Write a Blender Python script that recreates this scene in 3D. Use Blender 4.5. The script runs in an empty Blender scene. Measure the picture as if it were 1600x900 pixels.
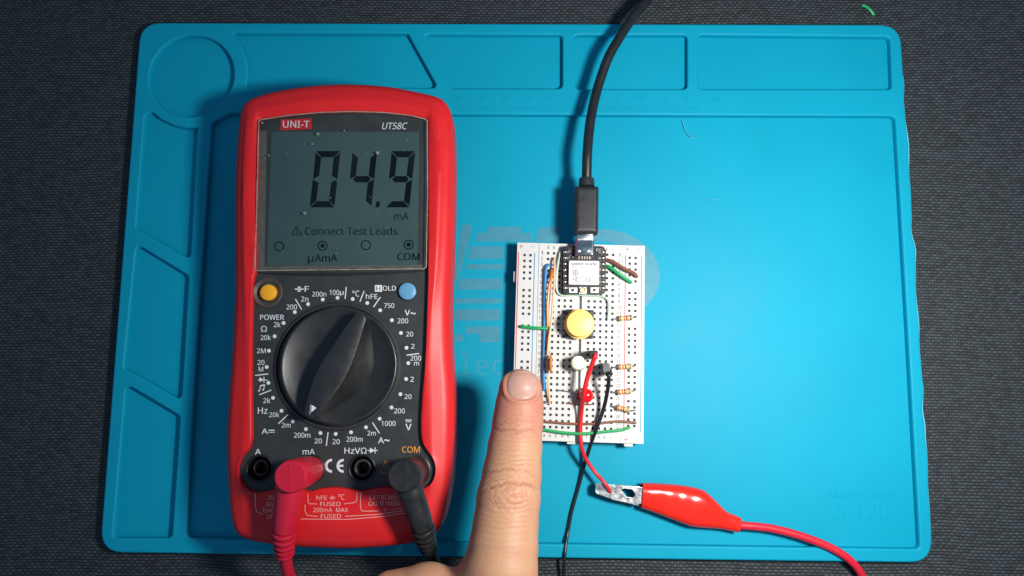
import bpy, bmesh, math, random
import numpy as np
from mathutils import Vector, Matrix

random.seed(7)
rng = np.random.default_rng(7)
scene = bpy.context.scene
col = scene.collection
S = 0.001                                   # everything below is written in millimetres

# ------------------------------------------------------------------ camera, light, world, exposure
CAM = np.array([2.5, -41.4, 304.6])
ROT = [math.radians(a) for a in (7.04, 0.69, 0.52)]
LENS = 25.0
cd = bpy.data.cameras.new('camera'); cam = bpy.data.objects.new('camera', cd); col.objects.link(cam)
cam.location = CAM * S; cam.rotation_euler = ROT
cd.lens = LENS; cd.sensor_width = 36; cd.sensor_fit = 'HORIZONTAL'; cd.clip_start = 0.01; cd.clip_end = 20
scene.camera = cam

LAMP = np.array([125.0, -22.0, 236.0])      # the one bright desk lamp, right of the camera
ld = bpy.data.lights.new('desk_lamp_light', 'AREA'); ld.shape = 'DISK'; ld.size = 0.044
ld.energy = 1.02; ld.color = (1.0, 0.965, 0.92)
lo = bpy.data.objects.new('desk_lamp_light', ld); col.objects.link(lo); lo.location = LAMP * S
lo.rotation_euler = (0, math.radians(12), 0)
w = bpy.data.worlds.new('World'); scene.world = w; w.use_nodes = True
bg = w.node_tree.nodes['Background']; bg.inputs[0].default_value = (0.40, 0.64, 1.0, 1); bg.inputs[1].default_value = 0.26
vs = scene.view_settings; vs.view_transform = 'Standard'; vs.look = 'None'; vs.exposure = 0.0; vs.gamma = 1
scene.render.engine = 'CYCLES'
scene.cycles.max_bounces = 8; scene.cycles.transparent_max_bounces = 12
scene.cycles.caustics_reflective = False; scene.cycles.caustics_refractive = False
try:
    scene.cycles.use_denoising = True
except Exception:
    pass

# ------------------------------------------------------------------ measuring helpers
_f = LENS / 36 * 1600
def _rot():
    rx, ry, rz = ROT
    ca, sa, cb, sb, cc, sc = math.cos(rx), math.sin(rx), math.cos(ry), math.sin(ry), math.cos(rz), math.sin(rz)
    return np.array([[cc, -sc, 0], [sc, cc, 0], [0, 0, 1]]) @ np.array([[cb, 0, sb], [0, 1, 0], [-sb, 0, cb]]) @ np.array([[1, 0, 0], [0, ca, -sa], [0, sa, ca]])
_M = _rot()
def at(x, y, z):
    """the point at height z (mm) that a photograph measurement x, y stands for"""
    d = _M @ np.array([(x - 800) / _f, (450 - y) / _f, -1.0])
    return CAM + d * ((z - CAM[2]) / d[2])
def A(pts, z): return [at(x, y, z) for x, y in pts]

# ------------------------------------------------------------------ materials
MATS = {}
def mat(name, color, rough=0.5, metal=0.0, spec=0.5, noise=0.0, nscale=200.0, bump=0.0, bscale=1500.0, coat=0.0, sss=None, rnoise=0.0, emit=None):
    m = bpy.data.materials.new(name); m.use_nodes = True; nt = m.node_tree; p = nt.nodes['Principled BSDF']
    p.inputs['Base Color'].default_value = (*color, 1); p.inputs['Roughness'].default_value = rough
    p.inputs['Metallic'].default_value = metal; p.inputs['Specular IOR Level'].default_value = spec
    p.inputs['Coat Weight'].default_value = coat; p.inputs['Coat Roughness'].default_value = 0.08
    tc = nt.nodes.new('ShaderNodeTexCoord')
    if noise or rnoise:
        n = nt.nodes.new('ShaderNodeTexNoise'); n.inputs['Scale'].default_value = nscale; n.inputs['Detail'].default_value = 5
        nt.links.new(tc.outputs['Object'], n.inputs['Vector'])
        if noise:
            mr = nt.nodes.new('ShaderNodeMapRange'); mr.inputs[3].default_value = 1 - noise; mr.inputs[4].default_value = 1 + noise
            mr.inputs[1].default_value = 0.3; mr.inputs[2].default_value = 0.7
            nt.links.new(n.outputs['Fac'], mr.inputs[0])
            mx = nt.nodes.new('ShaderNodeVectorMath'); mx.operation = 'SCALE'; mx.inputs[0].default_value = color
            nt.links.new(mr.outputs[0], mx.inputs['Scale']); nt.links.new(mx.outputs[0], p.inputs['Base Color'])
        if rnoise:
            m2 = nt.nodes.new('ShaderNodeMapRange'); m2.inputs[3].default_value = rough - rnoise; m2.inputs[4].default_value = rough + rnoise
            m2.inputs[1].default_value = 0.3; m2.inputs[2].default_value = 0.7
            nt.links.new(n.outputs['Fac'], m2.inputs[0]); nt.links.new(m2.outputs[0], p.inputs['Roughness'])
    if bump:
        b = nt.nodes.new('ShaderNodeTexNoise'); b.inputs['Scale'].default_value = bscale; b.inputs['Detail'].default_value = 3
        nt.links.new(tc.outputs['Object'], b.inputs['Vector'])
        bn = nt.nodes.new('ShaderNodeBump'); bn.inputs['Strength'].default_value = bump; bn.inputs['Distance'].default_value = 0.0002
        nt.links.new(b.outputs['Fac'], bn.inputs['Height']); nt.links.new(bn.outputs[0], p.inputs['Normal'])
    if sss:
        p.inputs['Subsurface Weight'].default_value = sss[0]; p.inputs['Subsurface Radius'].default_value = sss[1]; p.inputs['Subsurface Scale'].default_value = sss[2]
    if emit:
        p.inputs['Emission Color'].default_value = (*emit[0], 1); p.inputs['Emission Strength'].default_value = emit[1]
    MATS[name] = m
    return m

M_mat = mat('blue_silicone', (0.002, 0.320, 0.470), 0.52, spec=0.16, noise=0.035, nscale=25, bump=0.10, bscale=2500, rnoise=0.04)
M_matprint = mat('grey_print', (0.032, 0.245, 0.345), 0.55, noise=0.08, nscale=300)
M_red = mat('red_rubber', (0.66, 0.014, 0.016), 0.44, spec=0.42, noise=0.04, nscale=60, bump=0.12, bscale=3500, rnoise=0.05)
M_redtext = mat('pale_print', (0.80, 0.42, 0.38), 0.6, noise=0.12, nscale=900)
M_panel = mat('charcoal_plastic', (0.030, 0.034, 0.034), 0.48, noise=0.10, nscale=150, bump=0.25, bscale=5000, rnoise=0.06)
M_knob = mat('black_knob_plastic', (0.017, 0.018, 0.018), 0.38, spec=0.8, noise=0.15, nscale=120, bump=0.3, bscale=4500, rnoise=0.08)
M_black = mat('black_plastic', (0.010, 0.011, 0.012), 0.42, noise=0.15, nscale=200, bump=0.1)
M_hole_shade = mat('cavity_and_shade', (0.006, 0.006, 0.007), 0.7)
M_white = mat('white_print', (0.72, 0.75, 0.76), 0.55, noise=0.10, nscale=1200)
M_orange = mat('orange_print', (0.75, 0.30, 0.03), 0.55, noise=0.1, nscale=900)
M_dimorange = mat('dull_orange_print', (0.26, 0.13, 0.035), 0.6, noise=0.1, nscale=900)  # duller than the other orange print
M_yellowbtn = mat('amber_button_plastic', (0.86, 0.40, 0.012), 0.42, noise=0.06, nscale=300)
M_bluebtn = mat('blue_button_plastic', (0.12, 0.32, 0.52), 0.42, noise=0.05, nscale=300)
M_brownring = mat('brown_grey_recess', (0.075, 0.058, 0.052), 0.5, noise=0.2, nscale=400)
M_bezel = mat('bezel_grey', (0.042, 0.044, 0.042), 0.42, noise=0.18, nscale=250, bump=0.1)
M_bezellight = mat('bezel_side_grey', (0.115, 0.110, 0.098), 0.40, noise=0.2, nscale=300)
M_lcd = mat('lcd_grey_green', (0.046, 0.090, 0.089), 0.5, noise=0.05, nscale=60)
M_seg = mat('lcd_segment', (0.003, 0.008, 0.011), 1.0, spec=0.0)
M_edge = mat('scratched_clear_edge', (0.33, 0.29, 0.23), 0.4, noise=0.35, nscale=400)
M_dust = mat('pale_dust', (0.21, 0.23, 0.22), 0.9)
M_redplug = mat('crimson_plug_plastic', (0.56, 0.013, 0.038), 0.36, noise=0.05, nscale=200, bump=0.12, bscale=2500, rnoise=0.06)
M_redcable = mat('red_silicone_cable', (0.66, 0.015, 0.035), 0.40, noise=0.05, nscale=200, bump=0.08)
M_blackplug = mat('black_plug_plastic', (0.018, 0.019, 0.021), 0.36, noise=0.25, nscale=300, bump=0.18, bscale=2500, rnoise=0.08)
M_redreflect = mat('maroon_reflection', (0.12, 0.018, 0.018), 0.45)  # red reflection painted into the base colour of the black plug
M_abs = mat('white_breadboard_plastic', (0.60, 0.605, 0.58), 0.45, noise=0.03, nscale=100, bump=0.05)
M_contact = mat('dark_contact', (0.022, 0.022, 0.024), 0.6)
M_redline = mat('red_stripe', (0.60, 0.06, 0.07), 0.5, noise=0.15, nscale=800)
M_blueline = mat('blue_stripe', (0.03, 0.27, 0.48), 0.5, noise=0.15, nscale=800)
M_num = mat('grey_numerals', (0.035, 0.035, 0.035), 0.6)
M_tab = mat('pinkish_plastic', (0.50, 0.42, 0.42), 0.5)
M_pcb = mat('black_solder_mask', (0.012, 0.014, 0.017), 0.32, noise=0.2, nscale=500)
M_silver = mat('bright_tin', (0.80, 0.80, 0.78), 0.28, metal=1.0, noise=0.08, nscale=400, rnoise=0.08)
M_can = mat('label_silver', (0.78, 0.77, 0.80), 0.42, metal=0.0, spec=0.7, noise=0.03, nscale=300)
M_solder = mat('solder', (0.60, 0.50, 0.42), 0.30, metal=1.0, noise=0.3, nscale=900)
M_gold = mat('gold', (0.85, 0.62, 0.30), 0.3, metal=1.0)
M_ink = mat('dark_ink', (0.06, 0.06, 0.085), 0.6)
M_shell = mat('usb_shell_steel', (0.50, 0.55, 0.58), 0.16, metal=1.0, noise=0.1, nscale=300, rnoise=0.05)
M_cable = mat('black_cable_jacket', (0.011, 0.013, 0.016), 0.42, spec=0.5, noise=0.3, nscale=250, bump=0.1)
M_housing = mat('black_connector_housing', (0.020, 0.022, 0.025), 0.40, noise=0.15, nscale=300, bump=0.2, bscale=3500, rnoise=0.06)
M_cap = mat('yellow_key_cap', (0.92, 0.635, 0.175), 0.42, noise=0.02, nscale=200)
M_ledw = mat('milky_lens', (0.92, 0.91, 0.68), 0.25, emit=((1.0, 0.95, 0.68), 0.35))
M_ledg = mat('greenish_lens_rim', (0.30, 0.48, 0.22), 0.25)
M_ledr = mat('red_lens', (0.70, 0.006, 0.008), 0.14, coat=0.4)
M_lead = mat('tinned_lead', (0.55, 0.52, 0.48), 0.3, metal=1.0)
M_res = mat('resistor_beige', (0.68, 0.50, 0.25), 0.4, noise=0.06, nscale=600)
M_band_o = mat('orange_band', (0.62, 0.10, 0.03), 0.4)
M_band_b = mat('brown_band', (0.13, 0.045, 0.02), 0.4)
M_band_g = mat('olive_gold_band', (0.30, 0.20, 0.05), 0.35)
M_ceram = mat('orange_ceramic', (0.72, 0.24, 0.015), 0.4, noise=0.06, nscale=500)
def wire(n, c, r=0.36): return mat(n, c, r, noise=0.05, nscale=300)
M_wg = wire('green_insulation', (0.012, 0.36, 0.105)); M_wb = wire('blue_insulation', (0.035, 0.28, 0.60))
M_wo = wire('orange_insulation', (0.66, 0.20, 0.02)); M_wp = wire('peach_insulation', (0.80, 0.50, 0.30))
M_wm = wire('mint_insulation', (0.48, 0.64, 0.50)); M_wbr = wire('brown_insulation', (0.24, 0.085, 0.045))
M_wr = wire('red_insulation', (0.68, 0.016, 0.022)); M_wk = wire('black_insulation', (0.012, 0.014, 0.018), 0.32)
M_dup = mat('black_header_plastic', (0.014, 0.012, 0.012), 0.4, noise=0.1); M_dupg = mat('grey_header_plastic', (0.15, 0.15, 0.155), 0.35, noise=0.1)
M_pvc = mat('glossy_red_vinyl', (0.76, 0.022, 0.010), 0.17, spec=0.55, noise=0.03, nscale=120, sss=(0.1, (1, .2, .1), 0.0015))
M_jaw = mat('plated_steel', (0.62, 0.62, 0.60), 0.30, metal=1.0, noise=0.25, nscale=300, bump=0.45, bscale=500, rnoise=0.1)
M_fibre = mat('pale_fibre', (0.10, 0.42, 0.54), 0.7)

def glass_mat():
    m = bpy.data.materials.new('scuffed_clear_window'); m.use_nodes = True; nt = m.node_tree
    nt.nodes.remove(nt.nodes['Principled BSDF']); out = nt.nodes['Material Output']
    t = nt.nodes.new('ShaderNodeBsdfTransparent'); t.inputs[0].default_value = (0.93, 0.95, 0.95, 1)
    g = nt.nodes.new('ShaderNodeBsdfGlossy'); g.inputs['Roughness'].default_value = 0.12
    lw = nt.nodes.new('ShaderNodeLayerWeight'); pw = nt.nodes.new('ShaderNodeMath'); pw.operation = 'POWER'; pw.inputs[1].default_value = 5; nt.links.new(lw.outputs['Facing'], pw.inputs[0])
    fr = nt.nodes.new('ShaderNodeMath'); fr.operation = 'MULTIPLY_ADD'; fr.inputs[1].default_value = 0.9; fr.inputs[2].default_value = 0.008; nt.links.new(pw.outputs[0], fr.inputs[0])
    d = nt.nodes.new('ShaderNodeBsdfDiffuse'); d.inputs[0].default_value = (0.55, 0.6, 0.6, 1)
    tc = nt.nodes.new('ShaderNodeTexCoord'); n = nt.nodes.new('ShaderNodeTexNoise'); n.inputs['Scale'].default_value = 55; n.inputs['Detail'].default_value = 8
    nt.links.new(tc.outputs['Object'], n.inputs['Vector'])
    mr = nt.nodes.new('ShaderNodeMapRange'); mr.inputs[1].default_value = 0.42; mr.inputs[2].default_value = 0.8; mr.inputs[3].default_value = 0.0005; mr.inputs[4].default_value = 0.008
    nt.links.new(n.outputs['Fac'], mr.inputs[0])
    a = nt.nodes.new('ShaderNodeMixShader'); nt.links.new(fr.outputs[0], a.inputs[0]); nt.links.new(t.outputs[0], a.inputs[1]); nt.links.new(g.outputs[0], a.inputs[2])
    b = nt.nodes.new('ShaderNodeMixShader'); nt.links.new(mr.outputs[0], b.inputs[0]); nt.links.new(a.outputs[0], b.inputs[1]); nt.links.new(d.outputs[0], b.inputs[2])
    nt.links.new(b.outputs[0], out.inputs[0]); return m
M_glass = glass_mat()

def weave_mat():
    m = bpy.data.materials.new('dark_woven_cloth'); m.use_nodes = True; nt = m.node_tree; p = nt.nodes['Principled BSDF']; L = nt.links.new
    tc = nt.nodes.new('ShaderNodeTexCoord')
    n0 = nt.nodes.new('ShaderNodeTexNoise'); n0.inputs['Scale'].default_value = 90; n0.inputs['Detail'].default_value = 3; L(tc.outputs['Object'], n0.inputs['Vector'])
    nb = nt.nodes.new('ShaderNodeTexNoise'); nb.inputs['Scale'].default_value = 12; nb.inputs['Detail'].default_value = 2; L(tc.outputs['Object'], nb.inputs['Vector'])
    def math_(op, a, b=None):
        n = nt.nodes.new('ShaderNodeMath'); n.operation = op
        for i, v in enumerate((a, b)):
            if v is None: continue
            if isinstance(v, (int, float)): n.inputs[i].default_value = v
            else: L(v, n.inputs[i])
        return n.outputs[0]
    sx = nt.nodes.new('ShaderNodeSeparateXYZ'); L(tc.outputs['Object'], sx.inputs[0])
    s0 = nt.nodes.new('ShaderNodeSeparateXYZ'); L(n0.outputs['Color'], s0.inputs[0])
    s1 = nt.nodes.new('ShaderNodeSeparateXYZ'); L(nb.outputs['Color'], s1.inputs[0])
    def warp(c, a, b):
        return math_('ADD', math_('ADD', c, math_('MULTIPLY', math_('SUBTRACT', a, 0.5), 0.0006)), math_('MULTIPLY', math_('SUBTRACT', b, 0.5), 0.006))
    x = warp(sx.outputs[0], s0.outputs[0], s1.outputs[0]); y = warp(sx.outputs[1], s0.outputs[1], s1.outputs[1])
    v = math_('DIVIDE', y, 0.00124); row = math_('FLOOR', v)
    u = math_('ADD', math_('DIVIDE', x, 0.0024), math_('MULTIPLY', row, 0.5)); fu = math_('SUBTRACT', math_('FRACT', u), 0.5); fv = math_('SUBTRACT', math_('FRACT', v), 0.5)
    wn = nt.nodes.new('ShaderNodeTexWhiteNoise'); wn.noise_dimensions = '2D'
    cx = nt.nodes.new('ShaderNodeCombineXYZ'); L(math_('FLOOR', u), cx.inputs[0]); L(row, cx.inputs[1]); L(cx.outputs[0], wn.inputs['Vector'])
    e = math_('ADD', math_('POWER', math_('ABSOLUTE', math_('DIVIDE', fu, 0.40)), 2.4), math_('POWER', math_('ABSOLUTE', math_('DIVIDE', fv, 0.42)), 2.0))
    h = math_('MAXIMUM', math_('SUBTRACT', 1.0, e), 0.0); h = math_('POWER', h, 0.6)
    # the warp threads between the dashes
    fu2 = math_('SUBTRACT', math_('FRACT', math_('ADD', u, 0.5)), 0.5)
    e2 = math_('POWER', math_('ABSOLUTE', math_('DIVIDE', fu2, 0.22)), 2.0); h2 = math_('MULTIPLY', math_('MAXIMUM', math_('SUBTRACT', 1.0, e2), 0.0), 0.42)
    H = math_('MAXIMUM', h, h2)
    nf = nt.nodes.new('ShaderNodeTexNoise'); nf.inputs['Scale'].default_value = 2600; nf.inputs['Detail'].default_value = 2; L(tc.outputs['Object'], nf.inputs['Vector'])
    H3 = math_('ADD', H, math_('MULTIPLY', nf.outputs['Fac'], 0.35))
    amp = math_('ADD', 0.55, math_('MULTIPLY', wn.outputs['Value'], 0.75))
    cm = nt.nodes.new('ShaderNodeMix'); cm.data_type = 'RGBA'
    cm.inputs['A'].default_value = (0.005, 0.0072, 0.0085, 1); cm.inputs['B'].default_value = (0.064, 0.079, 0.087, 1)
    L(math_('MULTIPLY', math_('MULTIPLY', H, amp), 1.0), cm.inputs['Factor']); L(cm.outputs['Result'], p.inputs['Base Color'])
    p.inputs['Roughness'].default_value = 0.62; p.inputs['Specular IOR Level'].default_value = 0.35
    b = nt.nodes.new('ShaderNodeBump'); b.inputs['Strength'].default_value = 0.7; b.inputs['Distance'].default_value = 0.00045
    L(H3, b.inputs['Height']); L(b.outputs[0], p.inputs['Normal'])
    return m
M_weave = weave_mat()

# ------------------------------------------------------------------ building helpers
ORG = {}
def tag(o, label=None, cat=None, group=None, kind=None):
    if label: o['label'] = label
    if cat: o['category'] = cat
    if group: o['group'] = group
    if kind: o['kind'] = kind
    return o
def thing(name, base, label, cat, group=None):
    o = bpy.data.objects.new(name, None); o.empty_display_size = 0.01; col.objects.link(o)
    o.location = np.array(base) * S; ORG[o] = np.array(base, float); return tag(o, label, cat, group)
def mk(name, verts, faces, m, parent=None, smooth=35, kind=None, base=None):
    verts = np.asarray(verts, float)
    if parent is not None: org = ORG[parent]
    elif base is not None: org = np.array(base, float)
    else:
        org = np.array([(verts[:, 0].min() + verts[:, 0].max()) / 2, (verts[:, 1].min() + verts[:, 1].max()) / 2, verts[:, 2].min()])
    me = bpy.data.meshes.new(name); me.from_pydata(((verts - org) * S).tolist(), [], [tuple(int(i) for i in f) for f in faces]); me.validate()
    if isinstance(m, (list, tuple)):
        for q in m: me.materials.append(q)
    else: me.materials.append(m)
    if smooth:
        me.shade_smooth(); me.set_sharp_from_angle(angle=math.radians(smooth))
    o = bpy.data.objects.new(name, me); col.objects.link(o); ORG[o] = org
    if parent is not None: o.parent = parent
    else: o.location = org * S
    if kind: o['kind'] = kind
    return o
class MB:                                    # collects pieces of ONE part
    def __init__(s): s.v = []; s.f = []
    def add(s, v, f):
        k = len(s.v); s.v += [tuple(p) for p in v]; s.f += [tuple(i + k for i in q) for q in f]; return s
    def build(s, name, m, parent=None, **k): return mk(name, s.v, s.f, m, parent, **k)
def loft(rings, cap0=True, cap1=True, closed=True):
    n = len(rings[0]); v = [p for r in rings for p in r]; f = []
    for i in range(len(rings) - 1):
        for j in range(n if closed else n - 1):
            k = (j + 1) % n; f.append((i * n + j, i * n + k, (i + 1) * n + k, (i + 1) * n + j))
    if cap0: f.append(tuple(range(n - 1, -1, -1)))
    if cap1: f.append(tuple((len(rings) - 1) * n + j for j in range(n)))
    return v, f
def ccw(p):
    p = np.asarray(p, float); x, y = p[:, 0], p[:, 1]
    return p if np.sum(x * np.roll(y, -1) - y * np.roll(x, -1)) > 0 else p[::-1]
def inset(p, d):
    p = np.asarray(p, float)[:, :2]; e = np.roll(p, -1, 0) - np.roll(p, 1, 0)
    n = np.stack([-e[:, 1], e[:, 0]], 1); n /= np.linalg.norm(n, axis=1)[:, None] + 1e-9
    return p + n * d
def spline(pts, n, closed=False):
    P = np.asarray(pts, float); N = len(P); out = []
    segs = N if closed else N - 1
    for i in range(segs):
        if closed: a, b, c, d = P[(i - 1) % N], P[i], P[(i + 1) % N], P[(i + 2) % N]
        else: a, b, c, d = P[max(i - 1, 0)], P[i], P[i + 1], P[min(i + 2, N - 1)]
        for t in np.linspace(0, 1, n, endpoint=False):
            out.append(0.5 * ((2 * b) + (-a + c) * t + (2 * a - 5 * b + 4 * c - d) * t * t + (-a + 3 * b - 3 * c + d) * t ** 3))
    if not closed: out.append(P[-1])
    return np.array(out)
def resample(p, n, closed=True):
    p = np.asarray(p, float); q = np.vstack([p, p[:1]]) if closed else p
    L = np.r_[0, np.cumsum(np.linalg.norm(np.diff(q, axis=0), axis=1))]
    t = np.linspace(0, L[-1], n, endpoint=not closed)
    return np.stack([np.interp(t, L, q[:, i]) for i in range(q.shape[1])], 1)
def rounded(poly, r, n=6):
    """round the corners of a 2-D polygon; r a number or one per corner"""
    P = ccw(np.asarray(poly, float)[:, :2]); N = len(P); out = []
    for i in range(N):
        ri = r[i] if hasattr(r, '__len__') else r
        a, b, c = P[i - 1], P[i], P[(i + 1) % N]
        u = a - b; w_ = c - b; lu, lw = np.linalg.norm(u), np.linalg.norm(w_); u, w_ = u / lu, w_ / lw
        ang = math.acos(max(-1, min(1, u @ w_)))
        if ang > 3.0 or ri <= 0: out.append(b); continue
        d = min(ri / math.tan(ang / 2), lu * .48, lw * .48); s, e = b + u * d, b + w_ * d
        for t in np.linspace(0, 1, n): out.append((1 - t) ** 2 * s + 2 * t * (1 - t) * b + t * t * e)
    return np.array(out)
def inset_convex(p, d):
    p = ccw(np.asarray(p, float)[:, :2]); N = len(p); out = []
    for i in range(N):
        a, b_, c = p[i - 1], p[i], p[(i + 1) % N]; u = (b_ - a) / np.linalg.norm(b_ - a); w_ = (c - b_) / np.linalg.norm(c - b_)
        n1, n2 = np.array([-u[1], u[0]]), np.array([-w_[1], w_[0]]); out.append(b_ + (n1 + n2) / (1 + n1 @ n2) * d)
    return np.array(out)
def pillow(quad, r, prof):
    """rounded block: prof = (inset, z) rings"""
    return loft([z3(rounded(inset_convex(quad, d), max(r - d * .6, .12), 6), z) for d, z in prof])
def z3(p, z): return np.c_[np.asarray(p)[:, :2], np.full(len(p), float(z))]
def prism(outline, z0, z1, bevel=0.0, steps=3, bot=0.0):
    o = ccw(np.asarray(outline, float)[:, :2]); rings = []
    if bot: rings.append(z3(inset(o, bot), z0)); rings.append(z3(o, z0 + bot))
    else: rings.append(z3(o, z0))
    if bevel:
        for k in range(steps + 1):
            a = k / steps * math.pi / 2; rings.append(z3(inset(o, bevel * (1 - math.cos(a))), z1 - bevel + bevel * math.sin(a)))
    else: rings.append(z3(o, z1))
    return loft(rings)
def box(c, s, rz=0.0):
    x, y = s[0] / 2, s[1] / 2; ca, sa = math.cos(rz), math.sin(rz)
    o = np.array([(-x, -y), (x, -y), (x, y), (-x, y)]) @ np.array([[ca, sa], [-sa, ca]]) + np.array(c[:2])
    return o
def circle(c, r, n=48, ry=None):
    t = np.linspace(0, 2 * math.pi, n, endpoint=False); return np.c_[c[0] + r * np.cos(t), c[1] + (ry or r) * np.sin(t)]
def lathe(c, prof, n=48, cap0=True, cap1=True):
    return loft([np.c_[circle(c, max(r, 1e-3), n), np.full(n, z)] for r, z in prof], cap0, cap1)
def tube(pts, r, n=10, sub=6, caps=True, flat=1.0, smoothpts=True):
    P = spline(pts, sub) if smoothpts else np.asarray(pts, float)
    R = np.interp(np.linspace(0, 1, len(P)), np.linspace(0, 1, len(r)), r) if hasattr(r, '__len__') else np.full(len(P), r)
    T = np.gradient(P, axis=0); T /= np.linalg.norm(T, axis=1)[:, None] + 1e-12
    up = np.array([0, 0, 1.0]); rings = []
    if abs(T[0] @ up) > .95: up = np.array([1.0, 0, 0])
    nrm = up - T[0] * (up @ T[0]); nrm /= np.linalg.norm(nrm)
    for p, t, rr in zip(P, T, R):
        nrm = nrm - t * (nrm @ t); nrm /= np.linalg.norm(nrm); b = np.cross(t, nrm)
        a = np.linspace(0, 2 * math.pi, n, endpoint=False)
        rings.append(p + rr * (np.cos(a)[:, None] * b + flat * np.sin(a)[:, None] * nrm))
    return loft(rings, caps, caps)
def from_curve(splines, z0, z1, bevel, res=2):
    """a flat outline with holes, extruded, edges rounded"""
    cu = bpy.data.curves.new('tmp', 'CURVE'); cu.dimensions = '2D'; cu.fill_mode = 'BOTH'
    for s in splines:
        sp = cu.splines.new('POLY'); sp.points.add(len(s) - 1)
        for q, p in zip(sp.points, s): q.co = (p[0], p[1], 0, 1)
        sp.use_cyclic_u = True
    cu.extrude = (z1 - z0) / 2 - bevel; cu.bevel_depth = bevel; cu.bevel_resolution = res; cu.offset = -bevel
    o = bpy.data.objects.new('tmp', cu); me = o.to_mesh()
    v = np.array([x.co[:] for x in me.vertices]) + np.array([0, 0, (z0 + z1) / 2]); f = [tuple(p.vertices) for p in me.polygons]
    o.to_mesh_clear(); bpy.data.objects.remove(o); bpy.data.curves.remove(cu); return v, f
try:                                         # a plain sans typeface that ships inside Blender
    FONT = bpy.data.fonts.load(bpy.utils.system_resource('DATAFILES', path='fonts') + '/NotoSansHebrew-Regular.woff2')
except Exception:
    FONT = None
def glyphs(s, bold=0.0, shear=0.0):
    cu = bpy.data.curves.new('tmp', 'FONT'); cu.body = s; cu.font = cu.font if (FONT is None or set(s) & set('µΩ')) else FONT; cu.offset = bold; cu.shear = shear; cu.resolution_u = 3; cu.fill_mode = 'FRONT'
    o = bpy.data.objects.new('tmp', cu); me = o.to_mesh()
    v = np.array([x.co[:2] for x in me.vertices]); f = [tuple(p.vertices) for p in me.polygons]
    o.to_mesh_clear(); bpy.data.objects.remove(o); bpy.data.curves.remove(cu)
    lo_, hi = v.min(0), v.max(0); return (v - lo_) / (hi - lo_), f, (hi - lo_)[0] / (hi - lo_)[1]
def text_into(s, O, ux, uy, bold=0.0, shear=0.0):
    """lettering fitted to a box; heavier strokes by copies set side by side, each a hair above the last"""
    v, f, asp = glyphs(s, 0.0, shear); O, ux, uy = map(np.asarray, (O, ux, uy)); k = bold * 2.2 / asp
    n = 1 if bold == 0 else (2 if bold < .008 else 3); V, F = [], []
    for i in range(n):
        q = v.copy(); e = 0 if n == 1 else i / (n - 1)
        q[:, 0] = q[:, 0] * (1 - k) + k * e if n > 1 else q[:, 0]
        F += [tuple(j + len(v) * i for j in t_) for t_ in f]; V.append(O + q[:, :1] * ux + q[:, 1:] * uy + np.array([0, 0, .006 * i]))
    return np.vstack(V), F
def textpx(s, bb, z, bold=0.0, shear=0.0):
    x0, x1, y0, y1 = bb; O = at(x0, y1, z); return text_into(s, O, at(x1, y1, z) - O, at(x0, y0, z) - O, bold, shear)
def poly(b, pts, z): b.add(A(pts, z) if z is not None else pts, [tuple(range(len(pts)))])
def stroke(b, p, q, wpx, z):
    p, q = np.array(p, float), np.array(q, float); d = q - p; n = np.array([-d[1], d[0]]) / np.linalg.norm(d) * wpx / 2
    poly(b, [p + n, q + n, q - n, p - n], z)
def arcpx(b, c, r0, r1, a0, a1, z, n=28, asp=1.0):
    t = np.radians(np.linspace(a0, a1, n)); o = [(c[0] + r1 * math.cos(k), c[1] - r1 * asp * math.sin(k)) for k in t]; i = [(c[0] + r0 * math.cos(k), c[1] - r0 * asp * math.sin(k)) for k in t]
    v = A(o, z) + A(i, z); b.add(v, [(j, j + 1, n + j + 1, n + j) for j in range(n - 1)])

# ================================================================== the setting: dark woven cloth on the table
nx, ny = 2, 2
mk('table_cloth', [(-700, -600, 0), (700, -600, 0), (700, 600, 0), (-700, 600, 0)], [(0, 1, 2, 3)], M_weave, smooth=0, base=(0, 0, 0), kind='structure')['label'] = 'dark grey woven cloth under everything'

# ================================================================== the blue mat
FLOOR, RIM = 1.5, 4.6
mat_o = thing('work_mat', (0, 0, 0), 'blue silicone soldering mat with sunken trays on the dark cloth', 'mat')
def mat_outline():
    base = rounded([(-170, -115), (170, -115), (170, 115), (-170, 115)], 9.5, 10)
    p = resample(base, 900); out = []
    for x, y in p:
        if x > 168.0 and y < 92:                                      # the worn, wavy right edge
            x += min(1, (92 - y) / 12) * min(1, (y + 112) / 8) * (0.45 * math.sin(y * .19) * math.sin(y * .043 + 1) + 0.36 * math.sin(y * .42 + 2) * max(0, math.sin(y * .09)) + 0.15)
        out.append((x, y))
    return np.array(out)
MO = np.array([2.5, -41.4]) + (mat_outline() - np.array([2.5, -41.4])) * 0.9962
P2 = lambda pts: np.array(A(pts, RIM))[:, :2]
arc_l = [(299 + 88 * math.cos(math.radians(a)), 112 + 88 * math.sin(math.radians(a))) for a in (136, 122, 108, 96, 84)]
arc_t = [(299 + 88 * math.cos(math.radians(a)), 112 + 88 * math.sin(math.radians(a))) for a in (-42, -28, -14, 0, 14)]
c0 = at(299, 118, RIM)
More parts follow.
